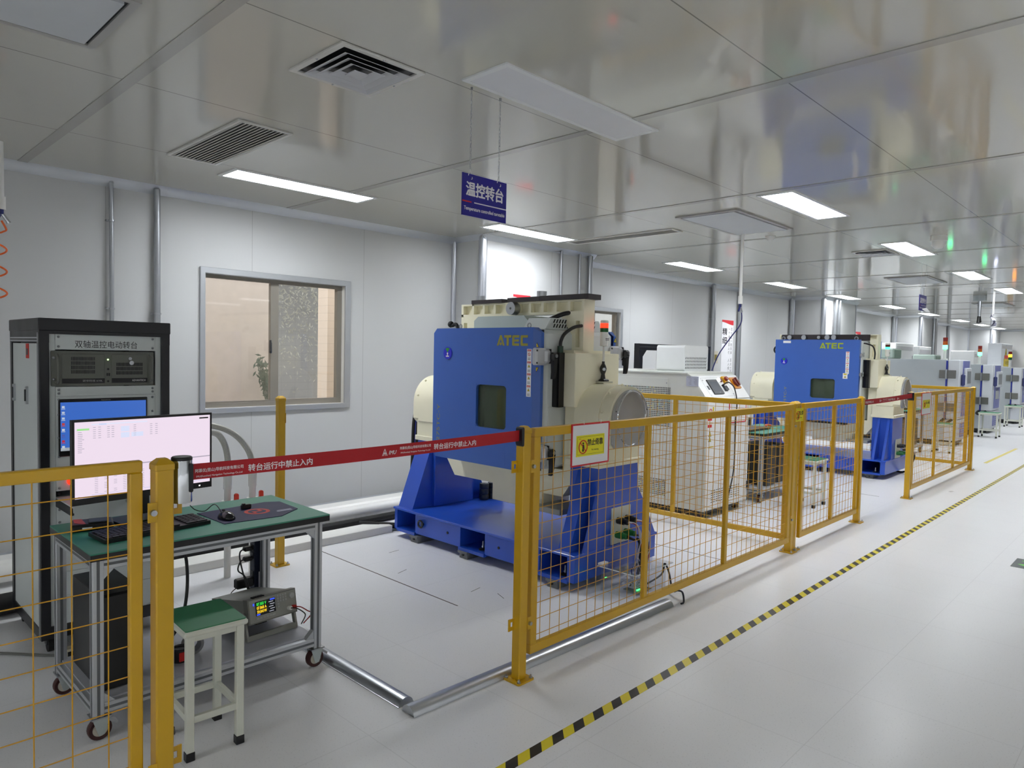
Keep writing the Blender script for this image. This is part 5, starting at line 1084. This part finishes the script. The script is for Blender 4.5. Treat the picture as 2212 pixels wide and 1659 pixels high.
for k in range(5):
    for sgn, off in ((1, H_+.006), (-1, -.012)): obj('rubber_ridge', MB().obox(c+U*(.03+.012*k)+V*off+D*.004, U*.008, V*.006, D*.03), RUBBER, t)
sc = obj('display', MB().obox(c+U*.030+V*.028+Nn*.003, U*.105, V*.066, Nn*.0006), mat('display_black', '0a0c12', .2), t); P = lambda u, v: c+U*u+V*v+Nn*.004
text('readout', '07.503 V', P(.062, .082), U, V, .050, .0135, glow('readout_green', '35e04a', 1.2), sc, bold=.02); text('readout', '07.868 A', P(.062, .064), U, V, .050, .0135, glow('readout_yellow', 'ffd21e', 1.2), sc, bold=.02); text('readout', '59.041W', P(.062, .046), U, V, .050, .0135, glow('readout_yellow', 'ffd21e', 1.2), sc, bold=.02)
q = MB(); q.obox(P(.034, .030), U*.018, V*.007, Nn*.0003).obox(P(.108, .086), U*.025, V*.007, Nn*.0003).obox(P(.018, .078), U*.008, V*.012, Nn*.0003); obj('display_block', q, glow('block_blue', '3a5cff', .9), sc)
q = MB()
for i in range(5): q.obox(P(.100+.006*(i % 2), .078-.011*i), U*.024, V*.003, Nn*.0003)
obj('display_print', q, glow('print_white', 'c8ccd8', .7), sc)
for i in range(4):
    for j in range(5): obj('button', MB().obox(c+U*(.145+.014*i)+V*(.040+.013*j)+Nn*.002, U*.010, V*.008, Nn*.003), mat('button_grey', 'a9aaa8', .5), t) if not (i > 0 and j < 2) else None
for i in range(6): obj('soft_key', MB().obox(c+U*(.032+.017*i)+V*.012+Nn*.002, U*.013, V*.007, Nn*.003), MATS['button_grey'], t)
obj('dial', MB().cyl(c+U*.222+V*.082+Nn*.002, c+U*.222+V*.082+Nn*.016, .013, 18), MATS['button_grey'], t)
for u, m in ((.205, PVC), (.229, RED)): obj('terminal', MB().cyl(c+U*u+V*.024+Nn*.002, c+U*u+V*.024+Nn*.022, .010, 14), m, t)
hd = MB()
for u in (-.012, W_+.002): hd.obox(c+U*u+V*.03+D*.03, U*.010, Vector((0, -.035, -.100)), D*.024)
hd.obox(c+U*-.012+V*.03+D*.03+Vector((0, -.035, -.108)), U*(W_+.024), Vector((0, .004, .024)), D*.024); obj('carry_handle', hd, PG, t)
for u in (-.016, W_+.004): obj('handle_pivot', MB().cyl(c+U*u+V*.035+D*.035, c+U*(u+.012)+V*.035+D*.035, .018, 16), PG, t)
for u, m, lab, d in ((.205, BLACK, 'black test lead hanging from the bench power supply', 0), (.229, mat('lead_red', '9c1f1f', .45), 'red test lead hanging from the bench power supply', .012)):
    p = c+U*u+V*.024+Nn*.024; solid('test_lead', MB().tube([p, p+Nn*.02+U*.015-V*.003, p+U*.05+Nn*.02-V*.03, p+U*(.07+d)+Nn*.005-V*.055, Vector((1.775+d, 3.16, .165))], .003, 6, 6), m, lab, 'cable')
t = thing('power_strip', 'dark blue upright power strip behind the workbench leg', 'power strip', (1.75, 3.60, .12)); obj('body', MB().box(1.725, 1.785, 3.568, 3.625, .12, .60, .003), mat('strip_blue', '1d2438', .35, .4), t); obj('end_cap', MB().box(1.722, 1.788, 3.566, 3.627, .11, .135, .002), mat('strip_end', '4a6a94', .4), t); obj('rating_label', MB().box(1.748, 1.766, 3.5672, 3.568, .23, .34), PAPER, t)
for z in (.43, .47, .33): obj('socket', MB().box(1.722, 1.7255, 3.58, 3.615, z-.015, z+.015), BLACK, t)
for z, lab in ((.47, 'upper black plug in the power strip'), (.415, 'middle black plug in the power strip')):
    t = thing('power_plug', lab, 'plug', (1.70, 3.597, z)); obj('plug', MB().box(1.675, 1.722, 3.58, 3.612, z-.012, z+.012, .006), BLACK, t); obj('cord', MB().tube([(1.678, 3.596, z), (1.655, 3.59, z-.01), (1.65-.01*(z < .45), 3.58, z-.05), (1.66, 3.55-.02*(z < .45), .33), (1.69, 3.50, .17)], .004, 6, 6), BLACK, t)
t = thing('power_adapter', 'square black power adapter plugged into the strip', 'adapter', (1.675, 3.59, .28)); obj('block', MB().box(1.63, 1.722, 3.57, 3.615, .265, .315, .006), BLACK, t); obj('cord', MB().tube([(1.635, 3.59, .27), (1.60, 3.58, .25), (1.55, 3.52, .20), (1.50, 3.46, .17)], .0025, 5, 6), BLACK, t)
solid('black_cable', MB().tube([(1.31, 3.52, .675), (1.315, 3.50, .62), (1.335, 3.48, .50), (1.33, 3.46, .36), (1.29, 3.42, .24), (1.22, 3.38, .17)], .008, 8, 6), BLACK, 'thick black cable hanging down under the workbench', 'cable')
t = thing('tape_roll', 'grey tape roll standing on the shelf beside the stool', 'tape', (1.255, 3.20, .156)); obj('roll', MB().lathe([(.030, -.022), (.043, -.022), (.043, .022), (.030, .022), (.030, -.022)], (1.255, 3.20, .2), 24, 1), mat('tape_grey', '7c7d80', .45), t)
t = thing('tape_measure', 'black and red round holder on the shelf beside the tape roll', 'tape holder', (1.19, 3.165, .156)); obj('body', MB().lathe([(0, 0), (.040, 0), (.042, .004), (.042, .055), (.034, .058), (.032, .05), (0, .05)], (1.19, 3.165, .157), 22), BLACK, t); obj('red_side', MB().box(1.168, 1.205, 3.121, 3.126, .165, .205, .002), RED, t)
# ================================================================ stools
def stool(x, y, w_, d_, h, label, rot=0.):
    t = thing('stool', label, 'stool', (x, y, 0), 'green-topped square stools'); a, b = w_/2, d_/2
    q = lambda m: m.rot((x, y, 0), rot)
    obj('seat_tray', q(MB().box(x-a, x+a, y-b, y+b, h-.026, h-.004, .006)), STOOLP, t); obj('seat', q(MB().prism(rrect(x-a+.006, x+a-.006, y-b+.006, y+b-.006, .008), 2, h-.005, h)), GREENS, t); obj('apron', q(MB().box(x-a+.02, x+a-.02, y-b+.02, y+b-.02, h-.05, h-.024)), STOOLP, t)
    L = .014
    for sx in (-1, 1):
        for sy in (-1, 1):
            px, py = x+sx*(a-.026), y+sy*(b-.026); l = obj('leg', q(MB().box(px-L, px+L, py-L, py+L, .03, h-.026, .002)), STOOLP, t); obj('foot_cap', q(MB().box(px-L-.002, px+L+.002, py-L-.002, py+L+.002, 0, .034, .002)), BLACK, l)
    for sy in (-1, 1): obj('stretcher', q(MB().box(x-a+.038, x+a-.038, y+sy*(b-.026)-.008, y+sy*(b-.026)+.008, .14, .165)), STOOLP, t)
    for sx in (-1, 1): obj('stretcher', q(MB().box(x+sx*(a-.026)-.008, x+sx*(a-.026)+.008, y-b+.038, y+b-.038, .14, .165)), STOOLP, t)
    return t
stool(1.118, 2.738, .238, .285, .50, 'green-topped cream stool in the foreground before the workbench', R(-3))
stool(7.55, 2.88, .33, .28, .50, 'green-topped stool between the paired posts and the second machine')
# ================================================================ white cooling cabinet behind the cross panel
CW = mat('cabinet_ivory', 'dcdfd8', .42); CWF = mat('cabinet_white', 'eef0f0', .38)
t = thing('cooling_unit', 'white cabinet with sloped control panel and perforated side behind the fence', 'machine', (6.42, 3.85, 0)); x0, x1, y0, y1 = 5.975, 6.86, 3.245, 4.72
pr = [(y0, .09), (y1, .09), (y1, 1.385), (y0+.20, 1.385), (y0+.165, 1.365), (y0, 1.145)]
obj('body', MB().prism(pr, 0, x0, x1), CW, t); obj('top_plate', MB().box(x0-.012, x1, y0+.20, y1+.01, 1.382, 1.402, .004), CW, t)
obj('plinth', MB().box(x0+.03, x1-.03, y0+.06, y1-.03, .04, .09), BLACK, t)
for x in (x0+.07, x1-.07):
    for y in (y0+.09, y1-.1):
        c = obj('castor', MB().cyl((x-.02, y, .035), (x+.02, y, .035), .035, 14), mat('tyre_maroon', '3c1512', .5), t); obj('levelling_foot', MB().cyl((x+.05, y, .0), (x+.05, y, .045), .022, 12), GUN, c)
fr = obj('front_panel', MB().box(x0+.004, x1-.004, y0-.006, y0, .10, 1.135, .003), CWF, t)
sl = Vector((0, .165, .22)).normalized(); U = Vector((1, 0, 0)); Nn = U.cross(sl); o = Vector((x0, y0, 1.147)) + Nn*.001; S = lambda u, v, n=0: o+U*u+sl*v+Nn*n
pn = obj('control_panel', MB().obox(S(.004, .0), U*(x1-x0-.008), sl*.274, Nn*.004), CWF, t)
pl = MB()
for (a, b, c, d) in ((.12, .60, .028, .030), (.12, .60, .245, .247), (.12, .122, .03, .245), (.60, .602, .03, .245)): pl.obox(S(a, c, .004), U*(b-a), sl*(d-c), Nn*.0006)
obj('panel_outline', pl, mat('outline_grey', '9a9c9c', .5), pn)
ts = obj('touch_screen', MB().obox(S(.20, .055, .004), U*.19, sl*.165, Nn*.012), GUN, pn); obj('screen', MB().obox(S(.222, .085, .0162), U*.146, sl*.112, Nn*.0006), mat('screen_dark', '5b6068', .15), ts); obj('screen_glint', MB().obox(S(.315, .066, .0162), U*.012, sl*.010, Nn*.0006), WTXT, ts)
for u, v in ((.14, .05), (.14, .22), (.58, .05), (.58, .22)): obj('screw', MB().cyl(S(u, v, .004), S(u, v, .008), .006, 8), STEEL, pn)
obj('usb_port', MB().obox(S(.15, .11, .004), U*.03, sl*.045, Nn*.002), GUN, pn)
obj('white_button', MB().cyl(S(.44, .215, .004), S(.44, .215, .022), .020, 16), em('button_white', 'ffffff', .9), pn); obj('red_button', MB().cyl(S(.485, .21, .004), S(.485, .21, .02), .018, 16), mat('button_maroon', '6b231c', .4), pn)
es = obj('emergency_guard', MB().obox(S(.52, .175, .004), U*.07, sl*.075, Nn*.022), mat('guard_yellow', 'd9a317', .4), pn); obj('emergency_stop', MB().cyl(S(.555, .212, .022), S(.555, .212, .05), .023, 18), mat('stop_red', '8c2a1e', .4), es)
sw = obj('main_switch', MB().obox(S(.68, .11, .004), U*.13, sl*.13, Nn*.012), mat('switch_orange', 'd88a20', .45), pn); obj('rotary_knob', MB().cyl(S(.75, .175, .016), S(.75, .175, .038), .048, 22).obox(S(.738, .13, .036), U*.024, sl*.09, Nn*.014), mat('knob_red', '6a1d16', .4), sw)
obj('socket', MB().obox(S(.45, .09, .004), U*.06, sl*.05, Nn*.02), GUN, pn); obj('toggle', MB().cyl(S(.455, .15, .004), S(.455, .15, .03), .010, 10), BLACK, pn)
cb = obj('control_cable', MB().tube([S(.465, .15, .02), S(.49, .16, .05), S(.53, .14, .06), S(.565, .08, .05), (x0+.55, y0-.03, 1.10), (x0+.55, y0-.02, .9), (x0+.55, y0-.025, .6), (x0+.52, y0-.03, .4), (x0+.42, y0-.04, .2), (x0+.35, y0-.05, .05)], .006, 6, 6), BLACK, t)
pf = obj('document_pocket', MB().box(6.42, 6.76, y0-.010, y0-.006, .915, 1.115), PAPER, fr)
q = MB(); z0, z1, a, b = .905, 1.125, 6.41, 6.77
q.box(a, b, y0-.011, y0-.008, z0, z0+.010).box(a, b, y0-.011, y0-.008, z1-.010, z1).box(a, a+.010, y0-.011, y0-.008, z0, z1).box(b-.010, b, y0-.011, y0-.008, z0, z1); obj('red_border', q, mat('red_frame', 'd01f2c', .4), pf)
for i, (z, c) in enumerate(((1.04, 'p'), (.965, 'r'), (.90, 'r'), (.82, 't'), (.77, 't'), (.70, 'y'))):
    xx, yy = x0+.07, y0-.006
    if c == 'r': obj('danger_label', MB().box(xx-.045, xx+.03, yy-.001, yy, z-.014, z+.014), RTXT, fr)
    elif c == 't': warn_tri((xx, yy, z), FX, .055, fr)
    elif c == 'p': obj('prohibition_ring', MB().tube([(xx+.022*math.cos(k*.524), yy-.001, z+.022*math.sin(k*.524)) for k in range(12)], .004, 5, closed=True), RTXT, fr); obj('yellow_tag', MB().box(xx+.04, xx+.065, yy-.001, yy, z-.02, z+.04), YTXT, fr)
    else: obj('yellow_tag', MB().box(xx, xx+.07, yy-.001, yy, z-.006, z+.006), YTXT, fr)
q = MB()
for i in range(12):
    for j in range(6): q.obox((x0+.13+.05*i, y0-.0068, .16+.022*j), (.030, 0, .003), (0, .001, 0), (0, 0, .007))
obj('front_vents', q, mat('vent_dark', '3c4a44', .5), fr)
for i, z in enumerate((.90, .25)): obj('hinge', MB().box(x1-.02, x1+.025, y0-.02, y0+.01, z-.04, z+.04, .003), BLACK, t)
lf = x0
obj('side_door', MB().box(lf-.004, lf, y0+.42, y1-.05, .70, 1.335, .002).box(lf-.004, lf, y0+.42, y1-.05, .12, .685, .002), CW, t)
pf2 = mat('perforation', '3f4742', .6); 
for nm, a, c, z0, z1 in (('perforated_grid', 3.635, 4.34, .865, 1.255), ('perforated_grid', 3.66, 4.34, .18, .35)):
    q = MB(); n, m = int((c-a)/.0185), int((z1-z0)/.0185)
    for i in range(n):
        for j in range(m):
            y, z = a+.0185*i, z0+.0185*j; q.add([(lf-.0046, y, z), (lf-.0046, y+.0115, z), (lf-.0046, y+.0115, z+.0115), (lf-.0046, y, z+.0115)], [(0, 1, 2, 3)])
    g = obj(nm, q, pf2, t); q = MB(); q2 = MB()
    for i in range(n):
        for j in range(m):
            r = random.random(); y, z = a+.0185*i, z0+.0185*j
            if r < .12: (q if r < .075 else q2).add([(lf-.0049, y, z), (lf-.0049, y+.0115, z), (lf-.0049, y+.0115, z+.0115), (lf-.0049, y, z+.0115)], [(0, 1, 2, 3)])
    obj('yellow_pipe_glimpse', q, mat('glimpse_yellow', 'a8a02c', .6), g); obj('teal_glimpse', q2, mat('glimpse_teal', '5f9c96', .6), g)
pt = obj('rating_plate', MB().box(lf-.003, lf-.001, 3.335, 3.465, 1.27, 1.365), mat('plate_silver', 'bfc4d4', .3), t); q = MB()
for j in range(5):
    for yy in (3.40, 3.46): q.box(lf-.0036, lf-.003, yy-.05, yy-.05+.035*random.uniform(.5, 1), 1.288+.013*j, 1.290+.013*j)
obj('fine_print', q, mat('plate_print', '777b8c', .5), pt); text('maker_lettering', 'ATEC', (lf-.0032, 3.435, 1.357), LX, FZ, .034, .008, BTXT, pt)
obj('knockout_ring', MB().tube([(lf-.001, 3.40+.02*math.cos(k*.524), .27+.02*math.sin(k*.524)) for k in range(12)], .002, 5, closed=True), CW, t)
for y, z in ((3.68, 1.29), (3.68, .78), (3.66, .17), (4.30, .78)): obj('screw', MB().ball((lf-.004, y, z), .007, 8), STEEL, t)
hb = obj('upper_housing', MB().prism(rrect(6.41, 6.90, 1.40, 1.668, .03), 1, 3.75, 4.08), CWF, t)
q = MB()
for i in range(15):
    for j in range(4): q.obox((6.43+.0295*i, 3.7495, 1.425+.033*j), (.008, 0, 0), (.012, 0, .022), (0, -.002, 0))
obj('slanted_vents', q, mat('vent_dark', '3c4a44', .5), hb)
obj('cable_ties', MB().box(6.02, 6.30, 4.02, 4.06, 1.402, 1.408), mat('tie_white', 'e2e2e0', .5), t)
t = thing('portal_frame', 'open black aluminium frame standing behind the white cooling unit', 'frame', (8.03, 4.84, 0))
for x in (7.16, 8.83):
    u = obj('upright', MB().box(x, x+.075, 4.80, 4.88, 0, 1.62, .003), BLACKM, t); obj('foot_plate', MB().box(x-.06, x+.135, 4.70, 4.98, 0, .02, .004), BLACKM, u)
    obj('corner_bracket', MB().prism([(x+.075, 1.62), (x+.17, 1.62), (x+.075, 1.53)] if x < 8 else [(x, 1.62), (x-.095, 1.62), (x, 1.53)], 1, 4.81, 4.87), BLACKM, u)
obj('top_bar', MB().box(7.16, 8.905, 4.80, 4.88, 1.62, 1.70, .003), BLACKM, t); obj('top_slot', MB().box(7.16, 8.905, 4.7985, 4.80, 1.655, 1.667), DGREY, t)
# ================================================================ second bench behind the stool panel
bench(7.20, 8.25, 3.24, 3.75, 'green-topped workbench behind the fence left of the second machine')
t = thing('tower_computer', 'black computer tower under the second workbench', 'computer', (7.55, 3.45, .156)); obj('case', MB().box(7.40, 7.60, 3.28, 3.65, .1565, .60, .004), MATS['case_black'], t); obj('front_panel', MB().box(7.403, 7.597, 3.268, 3.282, .16, .597, .004), BLACK, t)
t = thing('tower_computer', 'dark grey computer tower right of the black one under the second workbench', 'computer', (7.85, 3.45, .156)); obj('case', MB().box(7.72, 7.94, 3.30, 3.66, .1565, .585, .004), DGREY, t); obj('front_panel', MB().box(7.723, 7.937, 3.288, 3.302, .16, .58, .004), BLACK, t)
solid('dark_folder', MB().box(7.25, 7.75, 3.40, 3.68, .7505, .775, .003), mat('folder_dark', '3a3638', .5), 'dark folder lying on the second workbench', 'folder')
t = thing('hand_tool', 'orange-handled tool on the second workbench', 'tool', (7.95, 3.55, .752)); obj('handle', MB().tube([(7.85, 3.50, .765), (7.92, 3.53, .775), (8.02, 3.52, .765)], .012, 8, 5), mat('tool_orange', 'e0621e', .4), t); obj('blade', MB().cyl((8.02, 3.52, .765), (8.12, 3.50, .76), .006, 8), STEEL, t)
t = thing('white_roll', 'white film rolls lying on the floor behind the second workbench', 'roll', (8.7, 3.9, .0)); obj('roll', MB().cyl((8.9, 4.3, .36), (9.3, 4.3, .36), .06, 16), PVC, t); obj('roll_stand', MB().box(8.95, 9.25, 4.26, 4.34, 0, .31), DGREY, t)
# ================================================================ third bench and crates behind the far panel
t3 = bench(12.55, 13.5, 3.25, 3.8, 'far green-topped workbench behind the last fence panel')
t = thing('cardboard_box', 'brown box under the far workbench, left one', 'box', (12.85, 3.5, .156)); obj('carton', MB().box(12.70, 12.98, 3.30, 3.70, .1565, .60, .004), mat('carton_brown', '8f7a58', .8), t); obj('packing_tape', MB().box(12.83, 12.86, 3.298, 3.702, .157, .602), mat('tape_tan', 'b89c6a', .4), t)
t = thing('tower_computer', 'black computer tower under the far workbench', 'computer', (13.2, 3.5, .156)); obj('case', MB().box(13.10, 13.30, 3.30, 3.70, .1565, .60, .004), MATS['case_black'], t); obj('front_panel', MB().box(13.103, 13.297, 3.288, 3.302, .16, .597), BLACK, t)
for i, (x, lab) in enumerate(((12.85, 'small dark block on the far workbench, left one'), (13.25, 'small dark block on the far workbench, right one'))): solid('black_block', MB().box(x-.05, x+.05, 3.35, 3.45, .7505, .81, .004), BLACK, lab, 'block')
stool(13.86, 3.02, .34, .30, .50, 'green-topped stool seen through the last fence panel')
stool(17.55, 3.0, .40, .36, .52, 'pale stool before the second grey chamber'); stool(21.0, 3.1, .40, .36, .52, 'pale stool before the third grey chamber at the photo edge')
# ================================================================ grey test chambers in the distance
def chamber(x0, w_, y0, d_, label, bands, box=True, h=1.60):
    x1, y1 = x0+w_, y0+d_; t = thing('test_chamber', label, 'test chamber', ((x0+x1)/2, (y0+y1)/2, 0), 'grey test chambers'); ys = y0+.20
    obj('body', MB().box(x0, x1, ys+.012, y1, .10, h, .006), GRCH, t); obj('plinth', MB().box(x0+.05, x1-.05, y0+.08, y1-.1, .03, .10), BLACK, t)
    obj('door', MB().box(x0+.004, x1-.004, y0+.004, ys, .50, h, .012), mat('chamber_door', 'c9cdd2', .4), t); obj('lower_front', MB().box(x0+.004, x1-.004, y0+.01, ys+.01, .10, .49, .006), MATS['chamber_door'], t)
    obj('blue_seal', MB().box(x0-.004, x1+.004, ys, ys+.024, .48, h-.02), mat('seal_blue', '1f2d8e', .4), t)
    for z in (h-.27, .72):
        hg = obj('hinge', MB().box(x0-.018, x0, ys-.14, ys+.13, z-.075, z+.075, .004), mat('hinge_steel', '85847e', .35, .8), t); obj('hinge_pin', MB().cyl((x0-.024, ys+.012, z-.09), (x0-.024, ys+.012, z+.09), .018, 10), STEEL, hg)
    dp = obj('blue_door_panel', MB().box(x0+.24, x1-.12, y0-.004, y0+.004, .55, h-.02), MPURP, t)
    cp = obj('control_panel', MB().box(x0+.28, x1-.16, y0-.05, y0-.004, h-.50, h-.15, .01), MATS['chamber_door'], dp); obj('screen', MB().box(x0+.36, x1-.22, y0-.053, y0-.049, h-.44, h-.21), mat('panel_screen', '6c7278', .3), cp)
    dw = obj('window', MB().box(x0+.36, x1-.22, y0-.008, y0-.004, .75, h-.58), mat('window_grey', '8b9296', .2), dp)
    lv = obj('blue_louvre_panel', MB().box(x0+.24, x1-.15, y0+.004, y0+.012, .16, .42), MPURP, t); q = MB()
    for i in range(5): q.box(x0+.28, x1-.2, y0+.001, y0+.005, .19+.045*i, .20+.045*i)
    obj('louvres', q, mat('louvre_light', '9aa0c8', .45), lv)
    obj('door_handle', MB().box(x0+.10, x0+.18, y0-.06, y0+.004, h-.48, h-.26, .02), mat('handle_blue', '3c4270', .4), t)
    obj('port_cap', MB().lathe([(0, -.02), (.07, -.02), (.075, 0)], (x0, y0+.85, .98), 18, 0), mat('port_steel', '6f6c64', .35, .6), t) if bands else None
    obj('seal_hose', MB().tube([(x0-.01, ys+.02, .50), (x0-.05, ys+.06, .44), (x0-.06, ys-.02, .42), (x0-.05, ys-.12, .50)], .025, 8, 5), RUBBER, t)
    for x in (x0+.12, x1-.12):
        for y in (y0+.15, y1-.15): obj('castor', MB().cyl((x-.03, y, .045), (x+.03, y, .045), .045, 12), BLACK, t)
    stack_light(t, x0+.20, ys+.10, h, bands, 1., False)
    if box:
        bx_ = obj('cooling_box', MB().box(x0+.10, x0+.62, y0+1.15, y0+1.62, h, h+.20, .02), mat('box_green', 'a3b3aa', .45), t); obj('box_vent', MB().box(x0+.16, x0+.56, y0+1.144, y0+1.151, h+.03, h+.17), mat('vent_green', '76877d', .5), bx_)
    return t
B3 = (('red', '7a1c14', 0), ('amber', 'b4561c', 0), ('green_lit', '46ffa0', 9)); B4 = (('red', 'a01c14', 0), ('amber_lit', 'ff9a1e', 9), ('green', '12582c', 0))
chamber(14.95, .86, 3.05, 2.0, 'nearest grey test chamber behind the second machine', B3)
chamber(18.35, .95, 3.12, 1.9, 'second grey test chamber, with blue trim and a stool before it', B3, True, 1.52)
chamber(22.0, .95, 3.12, 1.9, 'third grey test chamber at the right photo edge, with the amber lamp lit', B4, False, 1.45)
t = thing('waste_bin', 'grey draped trolley between the first two chambers', 'trolley', (17.45, 3.45, 0)); obj('drape', MB().prism([(17.25, .12), (17.75, .12), (17.68, .86), (17.60, .93), (17.40, .93), (17.32, .86)], 1, 3.35, 3.75), mat('drape_grey', '5c6266', .7), t)
for x in (17.32, 17.68): obj('castor', MB().cyl((x-.03, 3.4, .06), (x+.03, 3.4, .06), .06, 12).cyl((x-.03, 3.7, .06), (x+.03, 3.7, .06), .06, 12), BLACK, t)
# ---- white equipment boxes by the far wall
def abox(x0, x1, y0, y1, z1, label, name='equipment_cabinet', m=WHITE):
    t = thing(name, label, 'cabinet', ((x0+x1)/2, (y0+y1)/2, 0)); obj('body', MB().box(x0, x1, y0, y1, .02, z1, .01), m, t); obj('base', MB().box(x0+.03, x1-.03, y0+.03, y1-.03, 0, .03), DGREY, t); obj('vent', MB().box(x0+.08, x1-.08, y0-.004, y0, z1-.18, z1-.08), MATS['vane_grey'], t); obj('handle', MB().box(x1-.10, x1-.07, y0-.02, y0, z1-.42, z1-.30), STEEL, t); return t
abox(18.6, 20.1, 5.15, 5.80, 2.00, 'white cabinet by the far wall behind the first chamber, left one')
abox(20.4, 21.6, 5.1, 5.8, 1.95, 'white cabinet with handle behind the second chamber')
abox(24.2, 25.0, 4.6, 5.2, 1.90, 'narrow white cabinet left of the second green lamp')
e = abox(29.2, 31.2, 4.75, 5.15, 2.25, 'tall white electrical cabinet with yellow warning signs at the far end', 'electrical_cabinet', mat('cabinet_cool', 'dfe4ea', .4))
warn_tri((30.0, 4.748, 1.93), FX, .5, e); obj('notice_red', MB().box(29.75, 30.75, 4.74, 4.748, 1.72, 1.84), RTXT, e); obj('notice_yellow', MB().box(29.65, 30.75, 4.74, 4.748, 1.45, 1.72), YTXT, e); text('notice_lettering', '有电危险', (30.2, 4.7395, 1.58), FX, FZ, .8, .14, BTXT, e)
t = thing('far_window_frame', 'grey framed notice board by the far wall', 'board', (23.6, WY-.05, 1.7)); obj('frame', MB().box(23.1, 24.6, WY-.04, WY, 1.55, 2.1), GRCH, t); obj('board', MB().box(23.2, 24.5, WY-.046, WY-.04, 1.62, 2.04), mat('board_beige', 'd8d2c6', .6), t)
# ---- last small things
for x, y in ((3.655, 2.825), (3.70, 2.82)): obj('white_cap', MB().lathe([(0, .022), (.016, .022), (.018, .018), (.020, 0)], (x, y, .2505), 14), PVC, bpy.data.objects['temperature_turntable'])
for i in range(3): solid('machine_cable', MB().tube([(10.42, 2.74, .41-.05*i), (10.50+.02*i, 2.66, .40-.05*i), (10.60+.03*i, 2.66, .25), (10.62+.02*i, 2.72, .08), (10.75, 2.85, .012), (11.0+.1*i, 3.1, .012)], .012, 6, 6), RUBBER, ('upper', 'middle', 'lower')[i]+' black cable looping from the second machine to the floor', 'cable')
t = thing('floor_duct_pipe', 'thick black pipe with a white tie low behind the rack at the left edge', 'pipe', (.3, 4.98, .05)); obj('pipe', MB().cyl((-1.4, 4.76, .07), (1.0, 4.76, .07), .06, 18), RUBBER, t); obj('white_tie', MB().tube([(.70, 4.76+.065*math.cos(R(a)), .07+.065*math.sin(R(a))) for a in range(100, 290, 19)], .004, 5), PVC, t)
solid('grey_cable', MB().tube([(.30, 4.50, .008), (.52, 4.36, .008), (.72, 4.16, .008), (.86, 4.0, .008), (.93, 3.93, .01)], .007, 6, 6), mat('cable_grey', '6b6c68', .5), 'grey cable curving over the floor to the foot of the rack', 'cable')
t = thing('power_strip', 'beige power strip on the floor under the rack front', 'power strip', (.95, 3.95, 0)); obj('body', MB().box(.89, 1.10, 3.90, 3.96, 0, .045, .006), mat('strip_beige', 'b9b39a', .5), t); obj('socket', MB().box(.93, .98, 3.898, 3.902, .012, .034).box(1.0, 1.05, 3.898, 3.902, .012, .034), BLACK, t)
